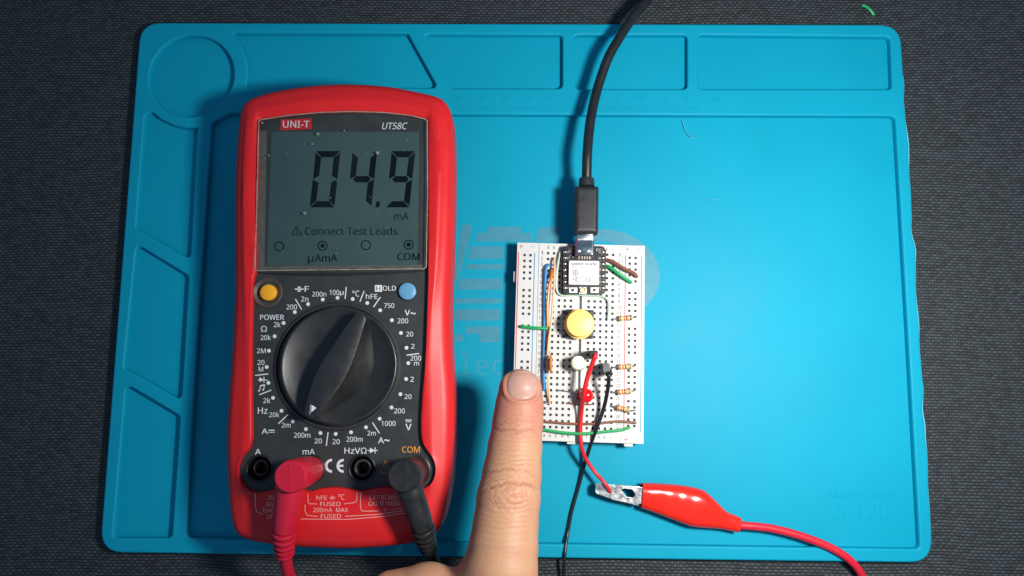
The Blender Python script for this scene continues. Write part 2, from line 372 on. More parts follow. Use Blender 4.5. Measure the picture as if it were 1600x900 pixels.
trays = [
    circle(c0, 18.9, 80),
    rounded(P2([(366, 51)] + arc_t + [(388, 136), (684, 137), (637, 52)]), 1.8),
    rounded(P2([(660, 53), (879, 54), (879, 138), (706, 138)]), 2.2),
    rounded(P2([(897, 54), (1074, 54), (1074, 139), (898, 139)]), 2.2),
    rounded(P2([(1090, 54), (1391, 57), (1394, 139), (1092, 139)]), 2.2),
    rounded(P2([(226, 180)] + arc_l + [(308, 200), (297, 405), (212, 356)]), 1.8),
    rounded(P2([(213, 381), (294.5, 431), (283, 626), (193, 575)]), 2.2),
    rounded(P2([(197, 600), (281, 650), (268, 841), (176, 841)]), 2.2),
    rounded(P2([(331, 191), (361, 176), (715, 178.5), (1399, 181), (1418, 500), (1438, 858), (860, 850), (290, 841), (308, 535)]), 2.2),
]
v, f = from_curve([MO] + trays, 0.6, RIM, 0.8, 4)
mk('raised_rim', v, f, M_mat, mat_o, smooth=40)
v, f = prism(inset(ccw(MO), 0.12), 0.05, FLOOR, 0.0)
mk('mat_floor', v, f, M_mat, mat_o)
# moulded flash along the worn right edge
edge = np.array([p for p in MO if p[0] > 168.4 and -108 < p[1] < 92]); edge = edge[np.argsort(edge[:, 1])]
mk('moulding_flash', *tube(np.c_[edge[:, 0] - 0.02 + 0.6 * np.clip(np.sin(edge[:, 1] * .13) * np.sin(edge[:, 1] * .037), 0, 1), edge[:, 1], np.full(len(edge), 3.4)], 0.42, 6, 1), mat('pale_silicone_edge', (0.10, 0.46, 0.60), 0.4), mat_o)
# ruler ticks and lettering moulded into the rim
b = MB(); x0 = at(716, 172, RIM)[0]; yb = at(900, 173, RIM)[1]
for k in range(106):
    L_ = 4.4 if k % 10 == 0 else (3.2 if k % 5 == 0 else 2.2)
    b.add(*prism(box((x0 + k, yb + L_ / 2), (0.28, L_)), RIM - .05, RIM + 0.10))
b.build('ruler_ticks', M_mat, mat_o, kind='stuff')
b = MB()
for k in range(0, 11): b.add(*text_into(str(k + 8), (x0 + k * 10 - 1, yb + 5.0, RIM + .08), (2.0, 0, 0), (0, 2.2, 0)))
b.add(*textpx('cm', (1113, 1125, 151, 159), RIM + .08)); b.build('ruler_numerals', mat('embossed_blue', (0.003, 0.295, 0.428), 0.55, spec=0.1), mat_o, kind='stuff')
def raised_text(name, s, bb, z, h):
    v, f = textpx(s, bb, z + h); mk(name, v, f, M_emboss, mat_o, smooth=0)
M_emboss = mat('moulded_blue', (0.002, 0.313, 0.460), 0.6, spec=0.1)
raised_text('size_lettering', '340mmX230mm', (1294, 1399, 766, 779), FLOOR - .01, 0.09)
raised_text('size_lettering', 'S-120', (1306, 1391, 788, 812), FLOOR - .01, 0.09)
# worn grey print in the middle
zp = FLOOR + 0.05
def cz(pts, o=(680, 330), k=3.105): return [(o[0] + u / k, o[1] + v / k) for u, v in pts]
b = MB()
poly(b, cz([(128, 70), (160, 60), (182, 78), (150, 190), (112, 330), (100, 345), (92, 330)]), zp)
for (u0, u1, v0, v1) in [(245, 420, 75, 105), (195, 470, 105, 146), (165, 330, 170, 230), (150, 330, 258, 282), (122, 325, 328, 380), (100, 322, 424, 446), (95, 315, 476, 530), (170, 312, 560, 595), (240, 312, 595, 636), (96, 136, 600, 632), (490, 600, 78, 150)]:
    s = (v0 - 300) * -0.06; poly(b, cz([(u0 + s, v0), (u1, v0), (u1, v1), (u0 + s - (v1 - v0) * .25, v1)]), zp)
arcpx(b, (936, 431), 70, 95, -42, 97, zp, 40, 0.775)
b.build('worn_logo_print', M_matprint, mat_o, smooth=0)
M_faint = mat('faint_print', (0.008, 0.285, 0.415), 0.5)
b = MB(); poly(b, [(726, 549), (730, 549), (730, 583), (736, 583), (736, 586), (720, 586), (720, 583), (726, 583), (726, 552.5), (721, 552.5), (721, 549)], zp); b.build('printed_letter', M_faint, mat_o, smooth=0)
for s, bb in (('e', (743, 763, 561, 586)), ('c', (769, 787, 561, 586))):
    mk('printed_letter', *textpx(s, bb, zp), M_faint, mat_o, smooth=0)

# ================================================================== multimeter
PZ = 31.0                                    # face panel height
meter = thing('multimeter', (-68, -15, RIM), 'red and charcoal digital multimeter reading 04.9 on the blue mat', 'multimeter')
O28 = np.array(A([(540, 132), (600, 135), (640, 141.5), (676, 149.5), (690, 155), (700, 165), (706, 182), (708, 205), (709, 260), (708, 330), (706, 400), (704, 440), (703, 480), (703.5, 520), (705, 560), (708, 600), (709.5, 640), (709, 690), (707, 740), (702, 780), (694, 813), (683, 831), (664, 843), (640, 849), (600, 854), (540, 857), (480, 855), (430, 851), (386, 842), (368, 828), (361, 802), (357, 750), (355, 700), (356, 660), (359, 610), (362.5, 560), (366, 500), (368, 440), (368, 380), (368.5, 300), (370.5, 240), (374, 195), (378, 172), (386, 160), (400, 152), (430, 143.5), (480, 135.5)], 28))[:, :2]
IN = np.array(A([(405, 186.5), (420, 183.5), (450, 179.5), (500, 175), (550, 173.5), (600, 175), (640, 179.5), (660, 183), (668, 186), (668.5, 200), (669, 300), (669.5, 420), (668, 480), (665, 560), (660.5, 620), (658.5, 665), (660.5, 689), (668, 703), (676, 714), (680.5, 730), (678.5, 746), (672, 757), (660, 764), (640, 767), (622, 765), (606, 762), (590, 763), (571, 767), (552, 766), (535, 763), (519, 762), (500, 764), (484, 768), (464, 763), (440, 763), (418, 768), (400, 770), (385, 763), (375, 750), (371.5, 735), (374, 722), (380, 711), (388.5, 701), (392.5, 688), (393.5, 672), (393, 640), (392.5, 560), (393, 520), (395.5, 440), (399, 420), (401, 340), (403, 260), (404, 205)], 32.5))[:, :2]
CEN = at(525, 625, 32.5)[:2]; NA = 720
def by_angle(p, closed_sub=10):
    q = spline(np.vstack([p]), closed_sub, True); a = np.unwrap(np.arctan2(*(q - CEN).T[::-1])); r = np.linalg.norm(q - CEN, axis=1)
    if a[-1] < a[0]: a, r, = a[::-1], r[::-1]
    th = np.linspace(-math.pi, math.pi, NA, endpoint=False); aa = np.r_[a - 2 * math.pi, a, a + 2 * math.pi]; rr = np.r_[r, r, r]; o = np.argsort(aa, kind='stable')
    R = np.interp(th, aa[o], rr[o]); return np.c_[CEN[0] + R * np.cos(th), CEN[1] + R * np.sin(th)], th
OUT, th = by_angle(O28); INN, _ = by_angle(IN)
OUT = resample(np.vstack([OUT]), NA) if False else OUT
rings = []
for z, d in ((RIM + .02, 5.0), (RIM + 1.0, 2.6), (RIM + 3.0, 0.9), (RIM + 6, 0.25), (18, -0.15), (25, -0.1), (27.2, 0.0), (28.8, 0.3), (30.0, 0.95), (30.9, 1.8), (31.55, 2.8), (31.85, 3.4)):
    rings.append(z3(inset(OUT, d), z))
RD = inset(OUT, 3.4); span = np.linalg.norm(RD - INN, axis=1)
topm = np.clip((np.sin(th) - 0.86) / 0.14, 0, 1) ** 0.8
for fr_ in (0.12, 0.25, 0.38, 0.5, 0.56, 0.7, 0.85, 0.965):
    dz = 33.3 - 1.45 * np.clip(1 - fr_ * span / 5.4, 0, 1) - (1.1 * topm * max(0, (fr_ - .5)) / .4 if fr_ > .5 else 0)
    rings.append(np.c_[RD * (1 - fr_) + INN * fr_, dz])
last = rings[-1][:, 2]
rings.append(np.c_[INN, last - 0.18]); rings.append(np.c_[inset(INN, .12), last - .5]); rings.append(z3(inset(INN, .15), PZ - 1.5))
v, f = loft(rings, True, False)
mk('holster', v, f, M_red, meter, smooth=38)
# face panel with the four jack openings
jack_px = [(405.5, 732), (487, 733), (565.5, 732), (651, 734)]
jacks = [at(x, y, PZ) for x, y in jack_px]
v, f = from_curve([inset(INN, 0.02)] + [circle(j, 4.5, 40) for j in jacks], PZ - 2.2, PZ, 0.12, 1)
mk('face_panel', v, f, M_panel, meter, smooth=30)
for j, rim in zip(jacks, (M_panel, M_panel, M_bezellight, M_panel)):
    v, f = lathe(j, [(5.35, PZ - .1), (5.25, PZ + .35), (4.9, PZ + .5), (4.5, PZ + .2), (4.4, PZ - 9), (3.2, PZ - 9), (3.2, PZ - 1.6), (2.8, PZ - 1.2), (2.25, PZ - 1.5), (2.2, PZ - 9)], 44, False, True)
    jk = mk('input_jack', v, f, M_black, meter)
    if rim is M_bezellight:
        mk('jack_collar', *lathe(j, [(3.35, PZ - 2), (3.35, PZ - 1.0), (2.95, PZ - .7), (2.45, PZ - 1.1), (2.45, PZ - 4)], 40, False, False), M_bezel, jk)
# screen window
WIN = rounded(np.array(A([(404.5, 188), (450, 180.5), (500, 176), (550, 174.5), (600, 176), (640, 180.5), (667.5, 187), (668, 300), (666, 420), (398.5, 423), (401, 330), (403, 250)], 33))[:, :2], [1.2, 0, 0, 0, 0, 0, 1.2, 0, 1.2, 1.2, 0, 0], 5)
v, f = prism(inset(ccw(WIN), .35), PZ + .02, PZ + .35); mk('screen_surround', v, f, M_bezel, meter)
b = MB(); poly(b, [(406, 205), (417, 205), (413, 424), (401, 424)], PZ + .42); poly(b, [(402, 416), (662, 413), (662, 420), (402, 423)], PZ + .43); b.build('surround_band', M_bezellight, meter, smooth=0)
LZ = PZ + .5
LCD = rounded(np.array(A([(424, 206), (655, 206), (652, 414), (417, 415)], LZ))[:, :2], 1.3)
v, f = prism(LCD, PZ + .3, LZ, .05, 1); lcd = mk('display', v, f, M_lcd, meter)
SZ = LZ + .04
def seg7(cx, on, w_=38.0, y0=236.0, y1=324.0, t=9.8, slant=9.5):
    """seven-segment numeral; cx = left edge at the foot"""
    h = y1 - y0; g = 0.45
    def q(u, v_): return (cx + u + slant * (1 - v_ / h), y0 + v_)
    m = h / 2
    segs = {'a': [(g, 0), (w_ - g, 0), (w_ - t, t), (t, t)], 'd': [(t, h - t), (w_ - t, h - t), (w_ - g, h), (g, h)], 'g': [(t * .55, m), (t, m - t / 2), (w_ - t, m - t / 2), (w_ - t * .55, m), (w_ - t, m + t / 2), (t, m + t / 2)],
            'f': [(0, g + 2), (t - g, t + g), (t - g, m - t / 2 - g), (g, m - g)], 'b': [(w_, g + 2), (w_, m - g), (w_ - t + g, m - t / 2 - g), (w_ - t + g, t + g)],
            'e': [(0, m + g), (t - g, m + t / 2 + g), (t - g, h - t - g), (0, h - g - 2)], 'c': [(w_, m + g), (w_, h - g - 2), (w_ - t + g, h - t - g), (w_ - t + g, m + t / 2 + g)]}
    for s_ in on:
        b_ = MB(); poly(b_, [q(*p) for p in segs[s_]], SZ); b_.build('lcd_segment', M_seg, lcd, smooth=0)
seg7(484, 'abcdef', 38.5); seg7(541.5, 'bcfg', 38.5); seg7(602.5, 'abcdfg', 37)
b = MB(); poly(b, [(588, 314.5), (594, 314.5), (593, 324), (586.5, 324)], SZ); b.build('decimal_point', M_seg, lcd, smooth=0)
def label(name, s, bb, z, m, parent, bold=0.0, shear=0.0): return mk(name, *textpx(s, bb, z, bold, shear), m, parent, smooth=0)
label('display_text', 'mA', (616, 638.5, 332.5, 343.5), SZ, M_seg, lcd, .006)
label('display_text', 'Connect Test Leads', (476.5, 621, 355, 367), SZ, M_seg, lcd, .006)
label('display_text', 'µ', (481, 490, 400.5, 412), SZ, M_seg, lcd, .0); label('display_text', 'AmA', (491.5, 527, 398, 408.8), SZ, M_seg, lcd, .022); label('display_text', 'COM', (620.5, 656, 395.5, 406.5), SZ, M_seg, lcd, .022)
b = MB(); stroke(b, (455.5, 367), (463.5, 353.5), 1.2, SZ); stroke(b, (463.5, 353.5), (471.5, 367), 1.2, SZ); stroke(b, (455.5, 367), (471.5, 367), 1.2, SZ); stroke(b, (463.5, 358), (463.5, 363), 1.3, SZ); stroke(b, (463.5, 364), (463.5, 365.3), 1.3, SZ); b.build('warning_symbol', M_seg, lcd, smooth=0)
for (x, y), dot in (((436.2, 385), 0), ((504, 384), 1), ((571.5, 383), 0), ((638.5, 382.3), 1)):
    b = MB(); arcpx(b, (x, y), 6.2, 7.9, 0, 360, SZ)
    if dot: poly(b, [(x + 3.4 * math.cos(t), y + 3.4 * math.sin(t)) for t in np.linspace(0, 6.28, 18, endpoint=False)], SZ)
    b.build('jack_symbol', M_seg, lcd, smooth=0)
v, f = prism(ccw(WIN), PZ + 1.55, PZ + 2.35, .3, 2); mk('clear_window', v, f, M_glass, meter, smooth=30)
wz = np.c_[resample(ccw(WIN), 160), np.full(160, PZ + 2.2)]
mk('window_edge', *tube(np.vstack([wz, wz[:1]]), 0.2, 6, 1, smoothpts=False), M_edge, meter)
b = MB()
for _ in range(85):
    c = at(rng.uniform(408, 662), rng.uniform(190, 418), PZ + 2.38); r_ = abs(rng.normal(0, .09)) + .05
    b.add([(c[0] + r_ * rng.uniform(.6, 1.3) * math.cos(t), c[1] + r_ * rng.uniform(.6, 1.3) * math.sin(t), c[2]) for t in np.linspace(0, 6.28, 7, endpoint=False)], [tuple(range(7))])
for (x, y, r_) in ((497, 209.5, .6), (488, 225, .42), (590, 239, .75), (477, 333, .6), (410, 192, .5), (420, 243, .4), (538, 204, .35)):
    c = at(x, y, PZ + 2.38); b.add([(c[0] + r_ * rng.uniform(.7, 1.1) * math.cos(t), c[1] + r_ * rng.uniform(.7, 1.1) * math.sin(t), c[2]) for t in np.linspace(0, 6.28, 9, endpoint=False)], [tuple(range(9))])
b.build('dust_specks', M_dust, meter, smooth=0, kind='stuff')
b = MB(); poly(b, [(438.5, 187), (486.5, 185), (487.5, 201.5), (438.5, 203.5)], PZ + .42); plate = b.build('name_plate', mat('label_red', (0.62, 0.02, 0.02), 0.45), meter, smooth=0)
label('name_lettering', 'UNI-T', (442, 483.5, 188.8, 199.4), PZ + .47, M_white, plate, .016)
label('model_lettering', 'UT58C', (597, 637, 191.5, 202), PZ + .42, M_white, meter, .014, .25)
# shade of the step below the window, painted as a flat dark strip
b = MB(); poly(b, [(396, 425.5), (450, 426), (530, 426), (600, 424.5), (667, 422), (667, 424), (600, 429), (540, 431.5), (480, 432), (430, 430), (396, 427)], PZ + .04); b.build('step_shade_strip', M_hole_shade, meter, smooth=0)
# rotary dial
kc = at(527, 571.5, PZ)
mk('dial_ring', *lathe(kc, [(24.75, PZ - .1), (24.5, PZ + .3), (23.9, PZ + .8), (23.3, PZ + .85), (22.95, PZ + .3), (22.9, PZ - .1)], 96, False, False), M_panel, meter)
kz = PZ + 3.8; kk = at(528.5, 571, kz)
knob = mk('rotary_dial', *lathe(kk, [(22.3, PZ + .1), (22.3, kz - .7), (22.1, kz - .2), (21.7, kz), (21.2, kz - .05), (20.9, kz - .3)] + [(20.7 * q_, kz - 3.1 + 2.7 * q_ ** 4) for q_ in np.linspace(1, .02, 16)], 120), M_knob, meter, smooth=50)
def ck(pts): return [(350 + u / 3.461, 420 + v / 3.461) for u, v in pts]
gz = kz + 6.0
left = ck([(722, 236), (665, 305), (600, 400), (540, 490), (497, 570), (463, 660), (441, 745), (436, 785)])
right = ck([(478, 812), (515, 778), (570, 705), (620, 635), (660, 565), (692, 495), (725, 400), (750, 320), (762, 262)])
top = np.array(A(left + right, gz))[:, :2]; top = resample(spline(top, 5, True), 120); top = ccw(top)
ctr = top.mean(0); axis = np.array(at(560, 487, gz)[:2]) - np.array(at(485, 651, gz)[:2]); axis /= np.linalg.norm(axis); nr = np.array([axis[1], -axis[0]])
def grow(dl, dr):
    s_ = (top - ctr) @ nr; k_ = np.cos(np.clip(np.abs((top - ctr) @ axis) / 21.5, 0, 1) * math.pi / 2) ** 1.4
    return top + nr * np.where(s_ > 0, dr * k_, -dl * k_)[:, None]
rings = [z3(grow(0.9, 7.5), kz - 3.3), z3(grow(.8, 6.0), kz - 1.6), z3(grow(0.55, 3.6), kz + 1.0), z3(grow(.35, 1.7), kz + 3.4), z3(grow(.15, .4), kz + 5.0), z3(top, gz - .12), z3(inset(top, .25), gz)]
v, f = loft(rings); grip = mk('dial_grip', v, f, M_knob, knob, smooth=32)
b = MB(); stroke(b, (485.5, 632), (484, 648), .6, gz + .05); poly(b, ck([(474, 736), (500, 752), (472, 776)]), gz + .05); b.build('pointer_mark', M_white, knob, smooth=0)
crest = [at(x, y, gz + .02) for x, y in right[2:-1]]
mk('pale_crest', *tube(crest, [.05, .12, .16, .10], 6, 5), mat('pale_brown_plastic', (0.20, 0.16, 0.13), 0.5, noise=0.5, nscale=700), knob)  # pale brown line along the crest of the grip
# push buttons
for (x, y), r_, m_, ring in (((423.5, 459), 3.15, M_yellowbtn, 5.75), ((636.5, 455), 3.35, M_bluebtn, 0)):
    c = at(x, y, PZ + 1.2)
    if ring:
        c0_ = at(418.5, 457, PZ)
        mk('button_recess', *lathe(c0_, [(5.9, PZ - .05), (5.75, PZ + .65), (5.45, PZ + .75), (5.1, PZ + .6), (3.9, PZ - .3), (3.75, PZ - 1.2)], 48, False, True), M_brownring, meter)
        c = at(423.2, 458.8, PZ + 1.2); c = np.array([c0_[0] + .55, c0_[1] - .1, 0])
    else: mk('button_recess', *lathe(c, [(3.75, PZ + .03), (3.6, PZ + .06)], 40, False, True), M_hole_shade, meter)
    mk('push_button', *lathe(c, [(r_, PZ), (r_, PZ + 1.3), (r_ - .15, PZ + 1.6), (r_ - .6, PZ + 1.8), (r_ * .5, PZ + 1.95), (.01, PZ + 2.0)], 40), m_, meter)
# white legends
TZ = PZ + .05
k1 = lambda b4: (350 + b4[0] / 3.461, 350 + b4[1] / 3.461, 420 + b4[2] / 3.461, 420 + b4[3] / 3.461)
k3 = lambda b4: (340 + b4[0] / 3.4625, 340 + b4[1] / 3.4625, 640 + b4[2] / 3.4625, 640 + b4[3] / 3.4625)
for s, b4 in [('200', (338, 395, 193, 220)), ('2n', (417, 456, 150, 177)), ('200n', (477, 553, 124, 150)), ('100', (571, 623, 114, 142)), ('µ', (627, 647, 121, 147)), ('°C', (694, 732, 118, 150)), ('hFE', (767, 830, 135, 163)), ('750', (865, 921, 186, 212)), ('V', (977, 1006, 222, 252)), ('~', (1008, 1037, 236, 246)), ('200', (938, 996, 268, 295)), ('20', (985, 1023, 340, 366)), ('2', (1012, 1031, 406, 431)), ('200', (1008, 1066, 470, 497)), ('m', (1028, 1055, 504, 523)), ('2', (1007, 1027, 584, 611)), ('20', (976, 1014, 678, 704)), ('200', (920, 978, 755, 782)), ('1000', (851, 928, 823, 850)), ('V', (981, 1015, 838, 872)), ('POWER', (195, 325, 248, 276)), ('Ω', (200, 232, 309, 340)), ('2k', (269, 306, 287, 315)), ('20k', (198, 253, 358, 385)), ('2M', (178, 226, 430, 456)), ('20', (181, 219, 493, 520)), ('M', (187, 212, 530, 555)), ('2k', (212, 251, 698, 726)), ('Hz', (183, 236, 750, 784)), ('20k', (244, 299, 775, 802)), ('2m', (312, 360, 832, 858)), ('A', (203, 237, 864, 893)), ('OLD', (858, 930, 92, 118)), ('F', (436, 460, 94, 124))]:
    label('printed_legend', s, k1(b4), TZ, M_white, meter, 0.0 if s in 'µΩ' else .012 if s in ('V', 'POWER', 'Hz', 'A', 'OLD', 'F') else .006)
for s, b4 in [('200m', (413, 502, 125, 152)), ('20', (524, 564, 156, 183)), ('20', (621, 661, 160, 187)), ('200m', (697, 785, 147, 174)), ('A', (868, 900, 150, 183)), ('~', (902, 930, 160, 172)), ('2m', (810, 856, 114, 140)), ('A', (202, 235, 212, 244)), ('mA', (460, 526, 212, 243)), ('HzV', (686, 772, 206, 238)), ('Ω', (775, 806, 206, 238))]:
    label('printed_legend', s, k3(b4), TZ, M_white, meter, 0.0 if s == 'Ω' else .010)
label('printed_legend', 'COM', k3((998, 1095, 199, 233)), TZ, M_orange, meter, .012)
for p in [(383, 234), (455, 191), (534, 166), (614, 157), (696, 163), (775, 185), (845, 224), (908, 278), (957, 347), (987, 427), (997, 510), (985, 596), (954, 678), (906, 750), (842, 811), (768, 857), (687, 884), (604, 893), (522, 888), (443, 867), (372, 825), (311, 768), (265, 698), (240, 617), (231, 531), (243, 443), (274, 365), (322, 293)]:
    c = ck([p])[0]; b = MB(); poly(b, [(c[0] + 2.9 * math.cos(t), c[1] + 2.9 * math.sin(t)) for t in np.linspace(0, 6.28, 18, endpoint=False)], TZ); b.build('range_dot', M_white, meter, smooth=0)
for p, q in [((386, 163), (420, 220)), ((661, 98), (655, 163)), ((758, 120), (735, 178)), ((846, 153), (808, 207)), ((987, 467), (1055, 458)), ((803, 832), (841, 890)), ((347, 787), (294, 838)), ((168, 577), (240, 568)), ((191, 681), (256, 656))]:
    b = MB(); stroke(b, *ck([p, q]), 1.6, TZ); b.build('range_divider', M_white, meter, smooth=0)
b = MB(); stroke(b, (340 + 598 / 3.4625, 640 + 122 / 3.4625), (340 + 588 / 3.4625, 640 + 196 / 3.4625), 1.6, TZ); b.build('range_divider', M_white, meter, smooth=0)
b = MB()                                     # capacitor sign
for p, q, w_ in [((383, 110), (402, 110), 1.8), ((411, 110), (430, 110), 1.8), ((402, 96), (402, 125), 1.8), ((411, 96), (411, 125), 1.8)]: stroke(b, *ck([p, q]), w_, TZ)
b.build('capacitor_sign', M_white, meter, smooth=0)
b = MB(); poly(b, ck([(816, 88), (855, 88), (855, 124), (816, 124)]), TZ); hb = b.build('hold_box', M_white, meter, smooth=0)
label('hold_letter', 'H', k1((824, 846, 94, 118)), TZ + .05, M_panel, hb, .01)
b = MB(); stroke(b, *ck([(981, 818), (1015, 818)]), 1.3, TZ)
for u in (983, 993, 1003): stroke(b, *ck([(u, 827), (u + 8, 827)]), 1.2, TZ)
b.build('direct_current_sign', M_white, meter, smooth=0); b = MB(); stroke(b, *ck([(240, 873), (274, 873)]), 1.4, TZ)
for u in (240, 252, 264): stroke(b, *ck([(u, 884), (u + 9, 884)]), 1.3, TZ)
b.build('direct_current_sign', M_white, meter, smooth=0)
def c3(pts): return [(340 + u / 3.4625, 640 + v / 3.4625) for u, v in pts]
b = MB(); poly(b, c3([(824, 206), (824, 236), (850, 221)]), TZ); stroke(b, *c3([(852, 204), (852, 237)]), 1.4, TZ); stroke(b, *c3([(812, 221), (866, 221)]), 1.3, TZ + .01)
b.build('diode_sign', M_white, meter, smooth=0); b = MB(); poly(b, ck([(192, 586), (192, 612), (214, 600)]), TZ); stroke(b, *ck([(216, 584), (216, 616)]), 1.3, TZ); stroke(b, *ck([(184, 600), (236, 602)]), 1.2, TZ + .01); b.build('diode_sign', M_white, meter, smooth=0)
b = MB(); stroke(b, *ck([(198, 632), (192, 660)]), 1.2, TZ); stroke(b, *ck([(220, 626), (214, 654)]), 1.2, TZ); stroke(b, *ck([(197, 633), (222, 627)]), 2.0, TZ + .01)
for c in ((189, 660), (211, 654)): poly(b, ck([(c[0] + 5 * math.cos(t), c[1] + 4 * math.sin(t)) for t in np.linspace(0, 6.28, 12, endpoint=False)]), TZ + .02)
b.build('buzzer_sign', M_white, meter, smooth=0)
b = MB(); arcpx(b, c3([(618, 304)])[0], 6.9, 10.8, 88, 272, TZ); arcpx(b, c3([(681, 304)])[0], 6.9, 10.8, 88, 272, TZ); stroke(b, *c3([(650, 304), (681, 304)]), 3.2, TZ + .01); b.build('conformity_mark', M_white, meter, smooth=0)
b = MB(); pts = c3([(880, 343), (908, 276), (935, 343)])
for i in range(3): stroke(b, pts[i], pts[(i + 1) % 3], 2.2, TZ + .002 * i)
stroke(b, *c3([(908, 300), (908, 325)]), 1.8, TZ); stroke(b, *c3([(908, 329), (908, 334)]), 1.8, TZ); b.build('warning_sign', M_dimorange, meter, smooth=0)
RZ = 33.36
for s, b4 in [('20A /', (270, 345, 465, 488)), ('MAX', (265, 335, 500, 524)), ('EACH', (247, 333, 533, 556)), ('UNF', (267, 328, 566, 591)), ('hFE', (534, 592, 464, 488)), ('°C', (652, 687, 458, 488)), ('FUSED', (555, 665, 499, 522)), ('200mA  MAX', (517, 706, 531, 555)), ('FUSED', (558, 668, 565, 588)), ('CAT III 600V', (820, 992, 464, 488)), ('CAT II 1000V', (816, 992, 496, 520))]:
    label('rating_text', s, k3(b4), RZ, M_redtext, meter, .008)
b = MB()
for p, q in [((605, 477), (617, 477)), ((625, 477), (638, 477)), ((617, 466), (617, 488)), ((625, 466), (625, 488))]: stroke(b, *c3([p, q]), 1.2, RZ)
for P_ in ([(204, 452), (204, 530), (212, 552), (246, 568)], [(489, 455), (489, 500), (498, 510), (538, 510)], [(685, 510), (740, 503), (753, 494), (753, 450)], [(473, 515), (473, 550), (484, 572), (543, 578)], [(690, 577), (860, 568), (1020, 545)], [(773, 450), (773, 530), (782, 549), (870, 549)], [(940, 543), (1020, 527)], [(450, 592), (700, 594), (880, 580), (1025, 558)], [(907, 532), (907, 548)], [(898, 541), (907, 549)], [(916, 541), (907, 549)]):
    for p, q in zip(P_[:-1], P_[1:]): stroke(b, *c3([p, q]), 1.0, RZ + .004)
b.build('rating_lines', M_redtext, meter, smooth=0)

# ================================================================== test leads
def test_lead(name, lbl, jack, cap_px, path_px, mplug, mcable, base_m):
    r = thing(name, (jack[0], jack[1], PZ), lbl, 'test lead', 'test leads plugged into the meter')
    ct = at(*cap_px, 52.0)
    P = [np.array([jack[0], jack[1], PZ - 6]), np.array([jack[0], jack[1], PZ + 2]), np.array([ct[0], ct[1], 52.0])]
    d = (P[2] - P[1]); rg = []
    for z, rr in ((PZ - 6, 4.2), (PZ + 1.0, 4.2), (PZ + 1.2, 4.9), (PZ + 5, 5.2), (38, 5.5), (44, 5.75), (50.6, 5.8), (51.5, 5.6), (51.95, 5.2)):
        t = min(max((z - PZ) / (52 - PZ), 0), 1); c = jack[:2] + (ct[:2] - jack[:2]) * t
        rg.append(np.c_[circle(c, rr, 44), np.full(44, z)])
    rg.append(np.c_[circle(ct[:2], 3, 44), np.full(44, 52.05)])
    plug = mk('plug', *loft(rg), mplug, r)
    seam = np.array([ct + np.array([math.cos(a) * s_, math.sin(a) * s_, .1]) for s_, a in ((-4.6, math.radians(95)), (4.6, math.radians(95)))])
    mk('seam', *tube([seam[0], seam.mean(0), seam[1]], .12, 6, 3), mplug, plug)
    mk('plug_base', *lathe(jack, [(4.3, PZ - 5), (4.3, PZ + .9), (4.0, PZ + 1.0)], 40), base_m, r)
    Q = [at(x, y, z) for x, y, z in path_px]
    ns = len(Q); sp = spline(Q, 14); Ls = np.r_[0, np.cumsum(np.linalg.norm(np.diff(sp, axis=0), axis=1))]
    def sub(l0, l1, n): t = np.linspace(l0, l1, n); return np.stack([np.interp(t, Ls, sp[:, i]) for i in range(3)], 1)
    mk('boot', *tube(sub(0, 19.5, 20), [5.2, 5.0, 4.5, 4.35, 4.1], 24, 1, smoothpts=False), mplug, r)
    l = 19.0
    b_ = tube(sub(l - .5, l + 13, 20), [2.4, 2.1], 16, 1, smoothpts=False); relief = mk('strain_relief', *b_, mplug, r)
    for k in range(5):
        a0 = l + 1.3 + k * 2.6; rr = 4.35 - k * .22
        mk('rib', *tube(sub(a0, a0 + 1.45, 5), [rr * .95, rr, rr, rr, rr * .95], 24, 1, smoothpts=False), mplug, relief)
    for s_ in (-1, 1): pass
    mk('cable', *tube(sub(l + 11, Ls[-1], 60), 2.25, 18, 1, smoothpts=False), mcable, r)
    return r
test_lead('test_lead', 'crimson right-angle test lead plugged into the mA socket', jacks[1], (453, 745), [(454, 746, 45), (449, 786, 43.5), (444, 826, 40.5), (444, 850, 37), (446, 872, 32), (452, 900, 24), (470, 940, 10), (500, 985, 3)], M_redplug, M_redcable, M_redplug)
test_lead('test_lead', 'black right-angle test lead plugged into the COM socket beside the hand', jacks[3], (631, 744), [(632, 745, 45), (646, 782, 43.5), (659, 820, 40.5), (666, 845, 36), (674, 868, 29), (685, 895, 20), (697, 930, 8), (715, 985, 3)], M_blackplug, M_cable, M_redreflect)

